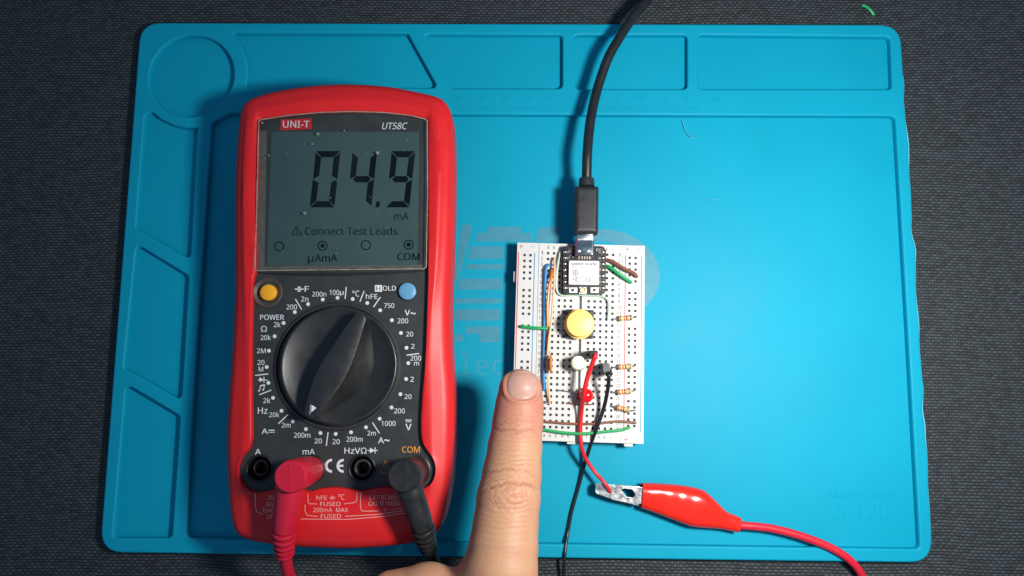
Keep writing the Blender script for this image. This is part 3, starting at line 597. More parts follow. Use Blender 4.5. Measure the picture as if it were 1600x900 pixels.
# ================================================================== breadboard
BT = 10.5                                     # its top surface
PIT = 2.47; a1 = at(856.4, 395.6, BT); ang = math.radians(-1.15); ca, sa = math.cos(ang), math.sin(ang)
def Bp(c, r, z=BT): x, y = c * PIT, -r * PIT; return np.array([a1[0] + ca * x - sa * y, a1[1] + sa * x + ca * y, z])
board = thing('breadboard', Bp(5.5, 14.5, FLOOR), 'white half-size solderless breadboard on the blue mat', 'breadboard')
HS = 0.52; hole_mb = MB()
def perforated(x0, x1, y0, y1, hx, hy, z0, z1):
    """block with square holes; coordinates in hole pitches"""
    h = HS / PIT; xs = sorted([x0, x1] + [q + s_ * h for q in hx for s_ in (-1, 1)]); ys = sorted([y0, y1] + [q + s_ * h for q in hy for s_ in (-1, 1)])
    V = []; F = []; idx = {}
    def vi(x, y, z):
        k = (round(x, 4), round(y, 4), z)
        if k not in idx: idx[k] = len(V); V.append(Bp(x, y, z))
        return idx[k]
    hxs = {round(q, 3) for q in hx}; hys = {round(q, 3) for q in hy}
    dp = z1 - 2.2
    for i in range(len(xs) - 1):
        for j in range(len(ys) - 1):
            xa, xb, ya, yb_ = xs[i], xs[i + 1], ys[j], ys[j + 1]; cx_, cy_ = (xa + xb) / 2, (ya + yb_) / 2
            if round(cx_, 3) in hxs and round(cy_, 3) in hys:
                q = [(xa, yb_), (xb, yb_), (xb, ya), (xa, ya)]
                for k in range(4):
                    p1, p2 = q[k], q[(k + 1) % 4]; F.append((vi(*p1, z1), vi(*p1, dp), vi(*p2, dp), vi(*p2, z1)))
                e = .01; zz = z1 - 0.75
                hole_mb.add([Bp(xa + e, yb_ - e, zz), Bp(xb - e, yb_ - e, zz), Bp(xb - e, ya + e, zz), Bp(xa + e, ya + e, zz)], [(0, 1, 2, 3)])
            else: F.append((vi(xa, yb_, z1), vi(xb, yb_, z1), vi(xb, ya, z1), vi(xa, ya, z1)))
    for (p1, p2) in (((x0, y1), (x1, y1)), ((x1, y1), (x1, y0)), ((x1, y0), (x0, y0)), ((x0, y0), (x0, y1))):
        k = len(V); V.extend([Bp(*p1, z0), Bp(*p2, z0), Bp(*p2, z1 + 0), Bp(*p1, z1 + 0)]); F.append((k, k + 1, k + 2, k + 3))
    return V, F
rows = list(range(30)); T0, B0 = -1.70, 31.25
rrows = [0.42 + g * 6 + k for g in range(5) for k in range(5)]
def board_part(name, blocks):
    b_ = MB()
    for bl in blocks: b_.add(*perforated(*bl, FLOOR, BT))
    return b_
board_part('rail', [(-5.25, -1.60, T0, B0, [-3.98, -2.98], rrows)]).build('power_rail', M_abs, board, smooth=0)
b = board_part('strip', [(-1.54, 5.12, T0, B0, [0, 1, 2, 3, 4], rows), (5.88, 12.60, T0, B0, [7, 8, 9, 10, 11], rows)])
g = [Bp(x, y, z)[:] for z in (FLOOR, BT - 2.0) for x, y in ((5.1, B0), (5.9, B0), (5.9, T0), (5.1, T0))]
b.add(g, [(0, 1, 5, 4), (4, 5, 6, 7), (2, 3, 7, 6)]); b.build('terminal_strip', M_abs, board, smooth=0)
board_part('rail', [(12.64, 16.35, T0, B0, [13.82, 14.82], rrows)]).build('power_rail', M_abs, board, smooth=0)
hole_mb.build('contact_clips', M_contact, board, smooth=0, kind='stuff')
for (x0, x1, y0, y1) in ((3.9, 5.7, B0 - .02, B0 + .45), (13.3, 14.7, B0 - .02, B0 + .55)):
    v, f = loft([[Bp(x0, y1, z), Bp(x1, y1, z), Bp(x1, y0, z), Bp(x0, y0, z)] for z in (FLOOR + .4, BT - 1.5)]); mk('joining_tab', v, f, M_abs, board)
v, f = loft([[Bp(-5.75, 4.9, z), Bp(-5.24, 4.9, z), Bp(-5.24, 3.2, z), Bp(-5.75, 3.2, z)] for z in (FLOOR + .4, BT - 1.5)]); mk('joining_tab', v, f, M_tab, board)
BZ = BT + .04
def bstrip(x0, x1, y0, y1): return [Bp(x0, y1, BZ), Bp(x1, y1, BZ), Bp(x1, y0, BZ), Bp(x0, y0, BZ)]
for x, m_ in ((-5.0, M_redline), (-2.28, M_blueline), (13.1, M_redline), (15.85, M_blueline)):
    y0, y1 = (0.0, 29.4); b = MB(); b.add(bstrip(x - .08, x + .08, y0, y1), [(0, 1, 2, 3)]); b.build('polarity_stripe', m_, board, smooth=0)
for x, y, s in ((-4.62, -1.05, '+'), (-2.62, -1.05, '-'), (13.45, -1.05, '+'), (15.5, -1.05, '-'), (13.45, 30.65, '+'), (15.5, 30.65, '-'), (-4.62, 30.65, '+'), (-2.62, 30.65, '-')):
    b = MB(); b.add(bstrip(x - .32, x + .32, y - .05, y + .05), [(0, 1, 2, 3)])
    if s == '+': b.add([p + [0, 0, .01] for p in bstrip(x - .05, x + .05, y - .34, y + .34)], [(0, 1, 2, 3)])
    b.build('polarity_sign', M_redline if s == '+' else M_blueline, board, smooth=0)
b = MB()
ux = Bp(1, 0) - Bp(0, 0); uy = Bp(0, -1) - Bp(0, 0)
for k in range(30):
    for cx_ in (-1.05, 12.1):
        s = str(k + 1); wd = .27 * len(s) + .06
        b.add(*text_into(s, Bp(cx_ - wd / 2, k + .27, BZ), ux * wd, uy * .60, .01))
for k, ch in enumerate('abcdefghij'):
    c_ = k if k < 5 else k + 2
    for r_ in (-.98, 30.4): b.add(*text_into(ch, Bp(c_ - .16, r_ + .22, BZ), ux * (.32 if ch not in 'ij' else .14), uy * .5, .01))
b.build('printed_numerals', M_num, board, smooth=0, kind='stuff')

# ================================================================== microcontroller module
mcu = thing('microcontroller_board', at(912, 422, BT), 'small black microcontroller board with a silver lettered shield, plugged into the breadboard', 'circuit board')
XZ = 14.6
v, f = prism(rounded(np.array(A([(880, 384), (945.5, 384.5), (946, 460), (879.5, 460)], XZ))[:, :2], 2.0), XZ - 1.3, XZ, .1, 1); pcb = mk('circuit_board', v, f, M_pcb, mcu)
for sx_ in (0, 1):
    b = MB()
    xs_ = (883, 942)[sx_]
    v, f = prism(box(at(xs_, 423, XZ - 1.3)[:2], (2.4, 17.6), ang), BT + .05, XZ - 1.25); mk('header_strip', v, f, M_black, mcu)
    for k in range(7):
        c = at(xs_ + (0 if sx_ else 0), 394 + k * 9.33, XZ)
        mk('solder_joint', *lathe(c, [(.85, XZ + .02), (.8, XZ + .2), (.45, XZ + .55), (.32, XZ + 1.0), (.01, XZ + 1.05)], 12, False, True), M_solder, mcu)
        e_ = at(xs_ + (4.6 if sx_ == 0 else -4.6), 394 + k * 9.33, XZ + .03)
        mk('pin_legend', *text_into('D%d' % k if sx_ == 0 else 'D%d' % (10 - k), e_ + np.array([-.45, -.4, 0]), (0.9, 0, 0), (0, .8, 0)), M_white, pcb, smooth=0)
v, f = prism(rounded(np.array(A([(889, 407), (936.5, 407.5), (936, 445), (888.5, 444.5)], XZ + 1.7))[:, :2], .5), XZ, XZ + 1.7, .2, 2); can = mk('radio_shield', v, f, M_can, mcu)
CZ = XZ + 1.74
km = lambda b4: (860 + b4[0] / 7.5, 860 + b4[1] / 7.5, 360 + b4[2] / 7.5, 360 + b4[3] / 7.5)
label('shield_lettering', 'seeed studio', km((246, 552, 372, 408)), CZ, M_ink, can, .03)
b = MB()
for (x0, x1, y0, y1) in ((246, 440, 417, 427), (246, 548, 445, 458)):
    n_ = int((x1 - x0) / 11)
    for k in range(n_):
        if rng.random() < .15: continue
        poly(b, [(860 + (x0 + k * 11) / 7.5, 360 + y1 / 7.5), (860 + (x0 + k * 11 + 7) / 7.5, 360 + y1 / 7.5), (860 + (x0 + k * 11 + 7) / 7.5, 360 + (y0 + rng.uniform(0, 4)) / 7.5), (860 + (x0 + k * 11) / 7.5, 360 + y0 / 7.5)], CZ)
b.build('fine_print', mat('faint_ink', (0.30, 0.30, 0.33), .6), can, smooth=0)
b = MB(); cc_ = (860 + 296 / 7.5, 360 + 498 / 7.5); arcpx(b, cc_, 3.3, 4.2, 0, 360, CZ); stroke(b, (cc_[0], cc_[1] - 3.4), (cc_[0], cc_[1] + 3.4), .7, CZ); stroke(b, (cc_[0] - 3.2, cc_[1]), (cc_[0] + 3.2, cc_[1]), .6, CZ + .01)
for k in range(12): 
    x_ = 860 + (342 + k * 12) / 7.5; poly(b, [(x_, 427), (x_ + .9, 427), (x_ + .9, 426.2), (x_, 426.2)], CZ)
b.build('shield_emblem', M_ink, can, smooth=0)
label('shield_lettering', 'FC', km((262, 318, 545, 604)), CZ, M_ink, can, .0); b = MB(); arcpx(b, (860 + 328 / 7.5, 360 + 575 / 7.5), 2.4, 3.2, 60, 300, CZ + .01)
arcpx(b, (860 + 440 / 7.5, 360 + 580 / 7.5), 3.1, 4.0, 85, 275, CZ + .01); arcpx(b, (860 + 482 / 7.5, 360 + 580 / 7.5), 3.1, 4.0, 85, 275, CZ + .01); stroke(b, (860 + 455 / 7.5, 360 + 580 / 7.5), (860 + 480 / 7.5, 360 + 580 / 7.5), .9, CZ + .02); b.build('conformity_mark', M_ink, can, smooth=0)
for x0, x1, dx in ((889, 902.3, 895), (922.7, 935.6, 928.8)):
    v, f = prism(np.array(A([(x0, 449), (x1, 449), (x1, 457.5), (x0, 457.5)], XZ + .9))[:, :2], XZ, XZ + .9, .12, 1); t_ = mk('side_switch', v, f, mat('switch_tin', (.75, .74, .72), .35, metal=0.3), mcu)
    c = at(dx, 453.3, XZ + .9); mk('switch_plunger', *lathe(c, [(.65, XZ + .85), (.6, XZ + 1.2), (.01, XZ + 1.25)], 16, False, True), M_black, t_)
c = at(910.7, 454, XZ + .5)
ant = mk('antenna_socket', *prism(box(c[:2], (2.9, 2.9), ang), XZ, XZ + .5), M_can, mcu)
mk('socket_ring', *lathe(c, [(1.25, XZ + .5), (1.25, XZ + 1.3), (.95, XZ + 1.35), (.9, XZ + .6), (.35, XZ + .55), (.3, XZ + 1.1), (.01, XZ + 1.15)], 24, False, True), M_gold, ant)
# usb-c receptacle, with its front flange
port = mk('usb_port', *pillow(A([(899, 372), (929, 372.5), (928.5, 400), (898, 399.5)], XZ + 3.1), .3, ((.5, XZ), (.1, XZ + .5), (0, XZ + 1.2), (0, XZ + 2.0), (.12, XZ + 2.6), (.5, XZ + 3.0), (.9, XZ + 3.1))), M_shell, mcu, smooth=30)
b = MB()
for x in (904, 908.5, 912.5, 916.5, 920.5): b.add(*prism(np.array(A([(x, 400), (x + 2, 400), (x + 2, 405), (x, 405)], XZ + .3))[:, :2], XZ, XZ + .35))
b.build('port_pins', M_solder, mcu, smooth=0)
for x in (905.5, 920): 
    v, f = prism(np.array(A([(x - 2, 391), (x + 2, 391), (x + 2, 394), (x - 2, 394)], XZ + 3.14))[:, :2], XZ + 3.0, XZ + 3.16); mk('shell_latch', v, f, M_can, port)
    v, f = prism(np.array(A([(x - 3, 396), (x + 3, 396), (x + 3, 400.5), (x - 3, 400.5)], XZ + 3.16))[:, :2], XZ + 2.9, XZ + 3.13); mk('shell_slot', v, f, M_black, port)
label('board_legend', 'CH', km((538, 592, 212, 240)), XZ + .03, M_white, pcb, .01)
b = MB()
for _ in range(46):
    u_, v_ = (rng.uniform(886, 897), rng.uniform(386, 404)) if rng.random() < .3 else (rng.uniform(936.5, 944), rng.uniform(388, 456))
    c = at(u_, v_, XZ); b.add(*prism(box(c[:2], (rng.uniform(.4, .9), rng.uniform(.3, .6))), XZ, XZ + rng.uniform(.1, .4)))
b.build('chip_components', mat('chip_bodies', (.10, .10, .105), .4, noise=.9, nscale=900), mcu, smooth=0, kind='stuff')

# ================================================================== usb cable
usb = thing('usb_cable', at(917, 330, FLOOR), 'black usb cable with a moulded connector running off the top of the mat', 'cable')
UZ = 17.0
hs = mk('connector_housing', *pillow(A([(897.5, 290.5), (936, 290.5), (935, 366), (896.5, 366)], UZ + 2), 1.0, ((1.6, UZ - 3.4), (0.6, UZ - 3.0), (0.12, UZ - 1.9), (0, UZ), (.12, UZ + 1.6), (.5, UZ + 2.5), (1.1, UZ + 3.0), (1.8, UZ + 3.2), (2.1, UZ + 3.22))), M_housing, usb, smooth=28)
n0, n1 = at(916.5, 291.5, UZ), at(916.5, 279, UZ)
mk('strain_collar', *tube([n0, (n0 + n1) / 2, n1], [3.35, 3.3, 3.1], 24, 4), M_housing, usb)
mk('metal_plug', *pillow(A([(901, 365), (927.5, 365), (927.5, 376), (901, 376)], UZ + .9), .4, ((.5, UZ - 1.2), (.1, UZ - .8), (0, UZ), (.1, UZ + .7), (.4, UZ + .9))), M_silver, usb)
cab = [(916.5, 282, 17), (917, 262, 18), (917.7, 240, 18.5), (920, 210, 17.2), (924, 180, 16), (931.5, 146, 14.5), (940, 118, 14.5), (952, 86.7, 15), (968.6, 58, 14.5), (982, 37.5, 13), (999, 14.5, 11.5), (1016, -6, 9), (1045, -36, 5), (1090, -75, 2.3), (1150, -115, 2.2)]
mk('cable_jacket', *tube([at(*p) for p in cab], 2.05, 20, 8), M_cable, usb)

# ================================================================== parts on the breadboard
def jumper(name, pts, r, m, lbl, ends=(True, True), cat='jumper wire', group=None):
    P = [at(*p) for p in pts]
    if ends[0]: P = [np.r_[P[0][:2], BT - 1.5], np.r_[P[0][:2], BT + .2]] + P
    if ends[1]: P = P + [np.r_[P[-1][:2], BT + .2], np.r_[P[-1][:2], BT - 1.5]]
    v, f = tube(P, r, 10, 6); o = mk(name, v, f, m); return tag(o, lbl, cat, group)
jumper('jumper_wire', [(815, 510, 12.2), (825, 511.5, 12.9), (840, 512.6, 13.4), (858, 513, 12.6)], .66, M_wg, 'short green jumper wire crossing from the power rail under the peach wire')
jumper('jumper_wire', [(857, 414, 11.8), (853.5, 420, 12.6), (851.5, 450, 12), (850.8, 500, 11.8), (849.6, 560, 11.8), (849.8, 585, 12.2), (850.3, 607, 11.8)], .56, M_wb, 'long blue jumper wire beside the row numbers')
jumper('jumper_wire', [(863, 421, 12), (861.5, 432, 13.4), (857.5, 452, 13.8), (855.6, 482, 13.4), (856, 515, 12.6), (855.3, 540, 12), (857, 550, 11.6)], .62, M_wo, 'long orange jumper wire between the blue and peach wires')
jumper('jumper_wire', [(866, 404, 12.4), (866.5, 416, 13.4), (866, 440, 13.6), (863.5, 475, 13.8), (861, 507, 14.2), (857.5, 530, 14.2), (855.3, 565, 13.6), (856.5, 598, 13.2), (859, 629, 12)], .46, M_wp, 'long peach jumper wire passing over the orange capacitor')
jumper('jumper_wire', [(874.5, 395, 12), (872.5, 412, 12.4), (870, 432, 12.4), (869, 448, 12), (873, 459, 11.6), (882, 462, 11.6), (904, 461, 11.6), (930, 462.5, 11.6), (943, 464, 11.8), (950, 470, 12), (951.5, 485, 12.2), (950, 498, 11.8)], .36, M_wm, 'thin pale mint wire curving round the black circuit board')
jumper('jumper_wire', [(947, 406, 12), (958, 409, 13.2), (976, 420, 13.4), (989, 426, 13), (994.4, 431.5, 12)], .72, M_wbr, 'short brown jumper wire from the circuit board to the power rail')
jumper('jumper_wire', [(948.5, 416, 12), (954, 418, 12.8), (967, 427.5, 13.2), (984.5, 440, 12)], .72, M_wg, 'short green jumper wire below the short brown one')
jumper('jumper_wire', [(838, 659, 11.6), (860, 659.5, 11.8), (891, 662, 11.8), (931, 662, 12), (962, 658.5, 12), (980, 659, 12), (992, 660.5, 11.6)], .50, M_wbr, 'long brown jumper wire across the last rows of the breadboard')
jumper('jumper_wire', [(836, 668, 11.6), (848, 671, 12), (880, 676, 12.2), (913, 677.5, 12.4), (950, 674, 12.2), (970, 672, 12), (982, 668.5, 11.8)], .60, M_wg, 'long green jumper wire across the lettered end of the breadboard')
jumper('jumper_wire', [(887, 630, 11.3), (900, 631.5, 11.5), (912, 632, 11.5), (924, 632, 11.3)], .28, M_wbr, 'hair-thin short brown wire beside the red led')
jumper('jumper_wire', [(840, 629.5, 11.3), (850, 630, 11.5), (859, 630, 11.2)], .24, M_lead, 'thin bare wire end at the foot of the peach wire')

def resistor(c, half, tilt, l_px, r_px, lbl, bands):
    o = thing('resistor', np.r_[at(*c, BT)[:2], BT], lbl, 'resistor', 'banded resistors by the right rail')
    z = BT + 2.0; C = at(*c, z); d = np.array([math.cos(tilt), math.sin(tilt), 0.0]); n_ = 20; up = np.array([0, 0, 1.0]); sd = np.cross(up, d)
    prof = [(-1, .35), (-.97, .85), (-.9, 1.1), (-.75, 1.18), (-.6, 1.1), (-.48, .95), (0, .92), (.48, .95), (.6, 1.1), (.75, 1.18), (.9, 1.1), (.97, .85), (1, .35)]
    t = np.linspace(0, 2 * math.pi, n_, endpoint=False)
    rings = [C + d * half * s_ + r_ * (np.cos(t)[:, None] * sd + np.sin(t)[:, None] * up) for s_, r_ in prof]
    mk('resistor_body', *loft(rings), M_res, o)
    for s_, m_, r_ in bands:
        rr = np.interp(s_, [p[0] for p in prof], [p[1] for p in prof]) + .03
        rg = [C + d * (half * s_ + e) + rr * (np.cos(t)[:, None] * sd + np.sin(t)[:, None] * up) for e in (-.26, .26)]
        mk('colour_band', *loft(rg), m_, o)
    for e_, s_ in ((l_px, -1), (r_px, 1)):
        E_ = at(*e_, BT); p0 = C + d * half * s_ * .98; p1 = C + d * (half + .5) * s_
        mk('lead', *tube([p0, p1, np.array([E_[0], E_[1], z - .5]), np.array([E_[0], E_[1], BT - 1])], .26, 8, 5), M_lead, o)
bnd = [(-.75, M_band_o, 0), (-.3, M_band_o, 0), (.05, M_band_b, 0), (.72, M_band_g, 0)]
resistor((977.5, 497), 2.85, math.radians(5), (958.5, 499), (993.5, 496), 'beige banded resistor beside the yellow push button and thin mint wire', [(-.75, M_band_g, 0), (-.2, M_band_o, 0), (.12, M_band_b, 0), (.7, M_band_b, 0)])
resistor((976.5, 573), 2.85, math.radians(3), (957, 575), (992, 571.5), 'beige resistor level with the grey header of the black wire', bnd)
resistor((975.5, 612), 2.85, math.radians(5), (956.5, 613), (991.5, 610), 'middle beige resistor level with the red led', bnd)
resistor((973.5, 638.5), 2.6, math.radians(-12), (955.5, 634), (991.5, 641), 'slanting beige resistor just above the long brown wire', bnd)

# yellow tactile push button
pb = thing('push_button', np.r_[at(906, 506, BT)[:2], BT], 'black tactile switch with a big round yellow cap on the breadboard', 'push button')
bc = at(905.5, 506, BT + 3.6)
mk('switch_base', *prism(rounded(box(bc[:2], (11.6, 11.6), ang), .5), BT + .3, BT + 3.6, .25, 2), M_black, pb)
for dx, dy in ((-1, -1), (1, -1), (1, 1), (-1, 1)): mk('rivet', *lathe((bc[0] + dx * 4.7, bc[1] + dy * 4.7), [(.62, BT + 3.6), (.55, BT + 3.95), (.01, BT + 4.0)], 14, False, True), M_black, pb)
mk('switch_plate', *prism(rounded(box(bc[:2], (10.6, 10.6), ang), .4), BT + 3.55, BT + 3.75), M_shell, pb) if False else None
yc = at(906.3, 505.2, 20.0)
mk('round_cap', *lathe(yc, [(3, BT + 3.7), (6.05, BT + 4.2), (6.15, BT + 4.6), (6.15, BT + 5.6), (6.0, BT + 5.85), (5.6, BT + 5.95), (5.45, BT + 6.1), (5.4, BT + 8.9), (5.28, BT + 9.2), (5.05, BT + 9.3)], 64), M_cap, pb, smooth=30)

def led(name, lbl, c, top, m_lens, m_rim, leads):
    """c: foot of the lens, top: direction of the dome"""
    o = thing(name, np.r_[c[:2], BT], lbl, 'led', 'round leds'); d = np.array(top, float); d /= np.linalg.norm(d)
    s_ = np.cross(d, [0, 1, 0.2]); s_ /= np.linalg.norm(s_); u = np.cross(d, s_); t = np.linspace(0, 2 * math.pi, 32, endpoint=False)
    prof = [(3.1, 0), (3.1, 1.0), (2.85, 1.05), (2.8, 5.3)] + [(2.8 * math.cos(a), 5.3 + 2.3 * math.sin(a)) for a in np.linspace(.15, 1.55, 9)]
    rings = [c + d * h + r_ * (np.cos(t)[:, None] * s_ + np.sin(t)[:, None] * u) for r_, h in prof]
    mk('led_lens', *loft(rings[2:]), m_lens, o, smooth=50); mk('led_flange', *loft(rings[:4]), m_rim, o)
    for L_ in leads: mk('lead', *tube(L_, .25, 8, 5), M_lead if m_rim is not None else M_lead, o)
c = at(903, 568, 13.5)
E1, E2 = at(889, 580, BT), at(923, 555, BT)
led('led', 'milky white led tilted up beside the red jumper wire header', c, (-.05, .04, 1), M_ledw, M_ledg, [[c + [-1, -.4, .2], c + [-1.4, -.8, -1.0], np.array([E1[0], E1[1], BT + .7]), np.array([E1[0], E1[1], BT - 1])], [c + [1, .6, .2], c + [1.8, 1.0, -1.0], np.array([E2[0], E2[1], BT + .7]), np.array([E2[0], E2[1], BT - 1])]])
c = at(912.5, 617.5, 11.4); E1, E2 = at(869, 610, BT), at(878, 612, BT)
led('led', 'red led lying under the red jumper wire', c, (.10, .0, 1), M_ledr, M_ledr, [[c + [-1, .4, .4], c + [-4, 1.0, -.6], np.array([E1[0] + 2, E1[1], BT + 1.0]), np.array([E1[0], E1[1], BT + .3]), np.array([E1[0], E1[1], BT - 1])], [c + [0, -1.2, .2], c + [-2.0, -2.4, -1.0], np.r_[at(887, 630, BT)[:2], BT + .8], np.r_[at(887, 630, BT)[:2], BT - 1]]])
# ceramic capacitor standing on edge
cp = thing('ceramic_capacitor', np.r_[at(859, 569, BT)[:2], BT], 'orange disc capacitor on edge beside the peach wire', 'capacitor')
c = at(860.3, 568.5, BT + 4.4); t = np.linspace(0, 2 * math.pi, 40, endpoint=False)
disc = lambda x, r_: np.c_[np.full(40, c[0] + x) + 0.0, c[1] + r_ * np.cos(t), c[2] + r_ * np.sin(t)]
mk('disc', *loft([disc(-.6, 1.5), disc(-.5, 3.0), disc(-.25, 3.8), disc(.25, 3.8), disc(.5, 3.0), disc(.6, 1.5)]), M_ceram, cp, smooth=60)
for s_ in (-1, 1): mk('lead', *tube([c + [0, s_ * 1.27, -2.5], c + [0, s_ * 1.27, -4.5], c + [0, s_ * 1.27, -7]], .25, 8, 4), M_lead, cp)

# red and black jumper leads with header housings
def header(base, topc, sz, m, parent, name='header_housing'):
    base, topc = np.array(base), np.array(topc); d = (topc - base); L_ = np.linalg.norm(d); d /= L_; s_ = np.cross([0, 1, 0], d); s_ /= np.linalg.norm(s_); u = np.cross(d, s_); h = sz / 2
    q = [(-h, -h), (h, -h), (h, h), (-h, h)]; rg = [[base + d * e + a * k * s_ + b_ * k * u for a, b_ in q] for e, k in ((0, .9), (.2, 1), (L_ - .2, 1), (L_, .88))]
    mk(name, *loft(rg), m, parent); mk('pin', *tube([base - d * 3, base - d * .0, base + d * .2], .32, 6, 2), M_gold, parent)
rj = thing('jumper_lead', np.r_[at(928, 556, BT)[:2], BT], 'red jumper lead from a black header pin to the crocodile clip', 'jumper wire')
hb_, ht_ = at(926.5, 553.5, BT + 1), at(928, 554.5, 24.5); header(hb_, ht_, 3.0, M_dup, rj)
mk('insulated_wire', *tube([ht_ + [.3, 0, -1], ht_ + [.5, -.2, .5], at(927.5, 563, 24.6), at(919, 586, 22), at(912.5, 614, 20.0), at(908.8, 640, 14.2), at(906.8, 668, 12.2), at(908.5, 697, 11.6), at(916, 718, 9.5), at(930, 738, 8.8), at(944, 754, 9.8), at(951, 764, 9.5), at(953, 769, 8.0)], [.9, .93, .9, .82, .76, .76], 16, 7), M_wr, rj)
bj = thing('jumper_lead', np.r_[at(950, 580, BT)[:2], BT], 'black jumper lead with a grey header running down past the red wire', 'jumper wire')
hb_, ht_ = at(946, 572, BT + 1), at(947.5, 575.5, 22.5); header(hb_, ht_, 2.7, M_dupg, bj)
header(at(951, 580, 15.5), at(951.3, 583.5, 22.0), 2.5, M_dup, bj, 'strain_sleeve')
mk('insulated_wire', *tube([at(951.2, 582, 21.5), at(951.3, 588, 22.6), at(950.5, 602, 20), at(946.5, 625, 16.2), at(941, 645, 14), at(930, 675, 12.6), at(921, 700, 8.5), at(912, 730, 3.6), at(904, 760, 2.4), at(893, 800, 2.4), at(887.5, 830, 2.6), at(884, 852, 4.6), at(882, 872, 5.5), at(880.5, 895, 3.6), at(880, 925, 1.0), at(884, 980, .8), at(893, 1040, .8)], [.80, .80, .78, .72, .66, .62], 14, 7), M_wk, bj)

# ================================================================== crocodile clip lead
clip = thing('crocodile_clip', at(1050, 790, FLOOR), 'crocodile clip in a glossy red vinyl boot gripping the red jumper wire', 'crocodile clip')
up_ = A([(1003.5, 754.5), (1030, 755.6), (1060, 757.8), (1088, 762.5), (1100, 766.5), (1112, 776), (1124, 788), (1136, 799.5), (1146, 804), (1158, 809)], 6.5)
dn_ = A([(1001, 793.5), (1026, 802.5), (1050, 811.5), (1075, 821), (1088, 823.7), (1103, 825), (1118, 826), (1130, 827.5), (1142, 830), (1154, 832.5)], 6.5)
U = resample(spline(np.array(up_), 5), 44, False); D = resample(spline(np.array(dn_), 5), 44, False)
hh = np.interp(np.linspace(0, 1, 44), [0, .25, .5, .62, .78, .88, 1], [3.6, 4.1, 4.4, 4.2, 3.3, 2.6, 2.5])
t = np.linspace(0, 2 * math.pi, 40, endpoint=False); rings = []
for k in range(44):
    m_ = (U[k] + D[k]) / 2; hv = (U[k] - D[k]) / 2; e_ = 0.72 if k < 26 else 0.72 + .28 * (k - 26) / 17
    cs = np.sign(np.cos(t)) * np.abs(np.cos(t)) ** e_; sn = np.sign(np.sin(t)) * np.abs(np.sin(t)) ** (e_ * 1.15)
    zc = FLOOR + 4.5
    dent = -0.85 * math.exp(-((k - 16) / 4.0) ** 2) * np.clip(np.sin(t), 0, 1) * (0.5 + 0.5 * np.cos(t - .4))
    dent = dent + .045 * np.sin(k * .45 + 2 * np.cos(t)) * np.clip(np.sin(t), 0, 1) - 0.30 * math.exp(-((k - 7) / 3.0) ** 2) * np.clip(np.sin(t - .5), 0, 1) ** 2
    rings.append(m_[None, :2].repeat(40, 0)[:, :] * 1.0 + cs[:, None] * hv[:2]); rings[-1] = np.c_[rings[-1], zc + hh[k] * sn + dent]
mouth = [np.c_[(r_[:, :2] - r_[:, :2].mean(0)) * .86 + r_[:, :2].mean(0) + np.array([d_, -d_ * .3]), (r_[:, 2] - zc) * .84 + zc] for r_, d_ in ((rings[0], .1), (rings[3], 0))]
mk('vinyl_boot', *loft([mouth[1], mouth[0]] + rings, False, True), M_pvc, clip, smooth=70)
JZ = 8.5
ja = np.array(A([(930.5, 757), (934, 755.5), (975, 758.5), (1009, 762), (1008, 788), (985, 787), (960, 781.5), (932, 771.5), (930, 768)], JZ))[:, :2]
hx_ = np.array(A([(971, 765), (975, 763.5), (988, 765), (993, 773), (989, 777.5), (978, 776.5)], JZ))[:, :2]
v, f = from_curve([ccw(ja), ccw(hx_)], JZ - .6, JZ, .12, 1); jaw = mk('upper_jaw', v, f, M_jaw, clip)
for e0, e1, n_ in (((930.5, 757), (1000, 760.5), 1), ((932, 771.5), (998, 790.5), -1)):
    p, q_ = at(*e0, JZ), at(*e1, JZ); d = (q_ - p); nn = np.array([-d[1], d[0], 0]); nn /= np.linalg.norm(nn)
    V_ = []; N_ = 24
    for k in range(N_ + 1):
        c = p + d * k / N_; zb = FLOOR + 3.2 + (0.9 if (k % 2 and k < 14) else 0) 
        V_ += [c + [0, 0, -.1], np.r_[c[:2], zb], np.r_[c[:2] - nn[:2] * .5 * n_, zb], c - nn * .5 * n_ + [0, 0, -.1]]
    F_ = [(4 * k + a, 4 * k + (a + 1) % 4, 4 * k + 4 + (a + 1) % 4, 4 * k + 4 + a) for k in range(N_) for a in range(4)]
    mk('jaw_flank', V_, F_, M_jaw, clip, smooth=0)
lj = np.array(A([(931, 757.5), (966, 759), (965, 781), (931, 770)], FLOOR + 2.0))[:, :2]
mk('lower_jaw', *prism(ccw(lj), FLOOR + .6, FLOOR + 3.0, .3, 2), M_jaw, clip)
mk('lead_cable', *tube([at(1140, 817, 6.6), at(1157, 820.5, 6.6), at(1180, 822.5, 6.4), at(1210, 826.5, 6.0), at(1250, 837, 5.9), at(1290, 852, 5.9), at(1316, 866, 5.9), at(1334, 881, 5.2), at(1347, 900, 3.6), at(1356, 925, 2.2), at(1366, 970, 1.8), at(1380, 1030, 1.8)], 1.62, 18, 7), M_redcable, clip)

# ================================================================== crumbs
v, f = tube([at(1347, 8, .6), at(1354, 11, 1.0), at(1360, 16, 1.1), at(1365.5, 23.5, .6)], .62, 10, 6); o = mk('wire_offcut', v, f, [M_wg]); tag(o, 'short curved offcut of green wire on the dark cloth', 'wire offcut')
v, f = tube([at(1066, 187, 2.5), at(1069, 197, 2.6), at(1073, 207, 2.6), at(1081, 214.5, 2.7), at(1089, 213, 2.5)], .14, 6, 6); tag(mk('loose_fibre', v, f, M_fibre), 'pale hooked fibre lying on the blue mat below the ruler', 'fibre')
v, f = tube([at(1110, 313, 2.4), at(1116, 311.5, 2.5), at(1122, 312.5, 2.4)], .12, 6, 4); tag(mk('loose_fibre', v, f, M_fibre), 'tiny straight pale fibre in the open middle of the blue mat', 'fibre')

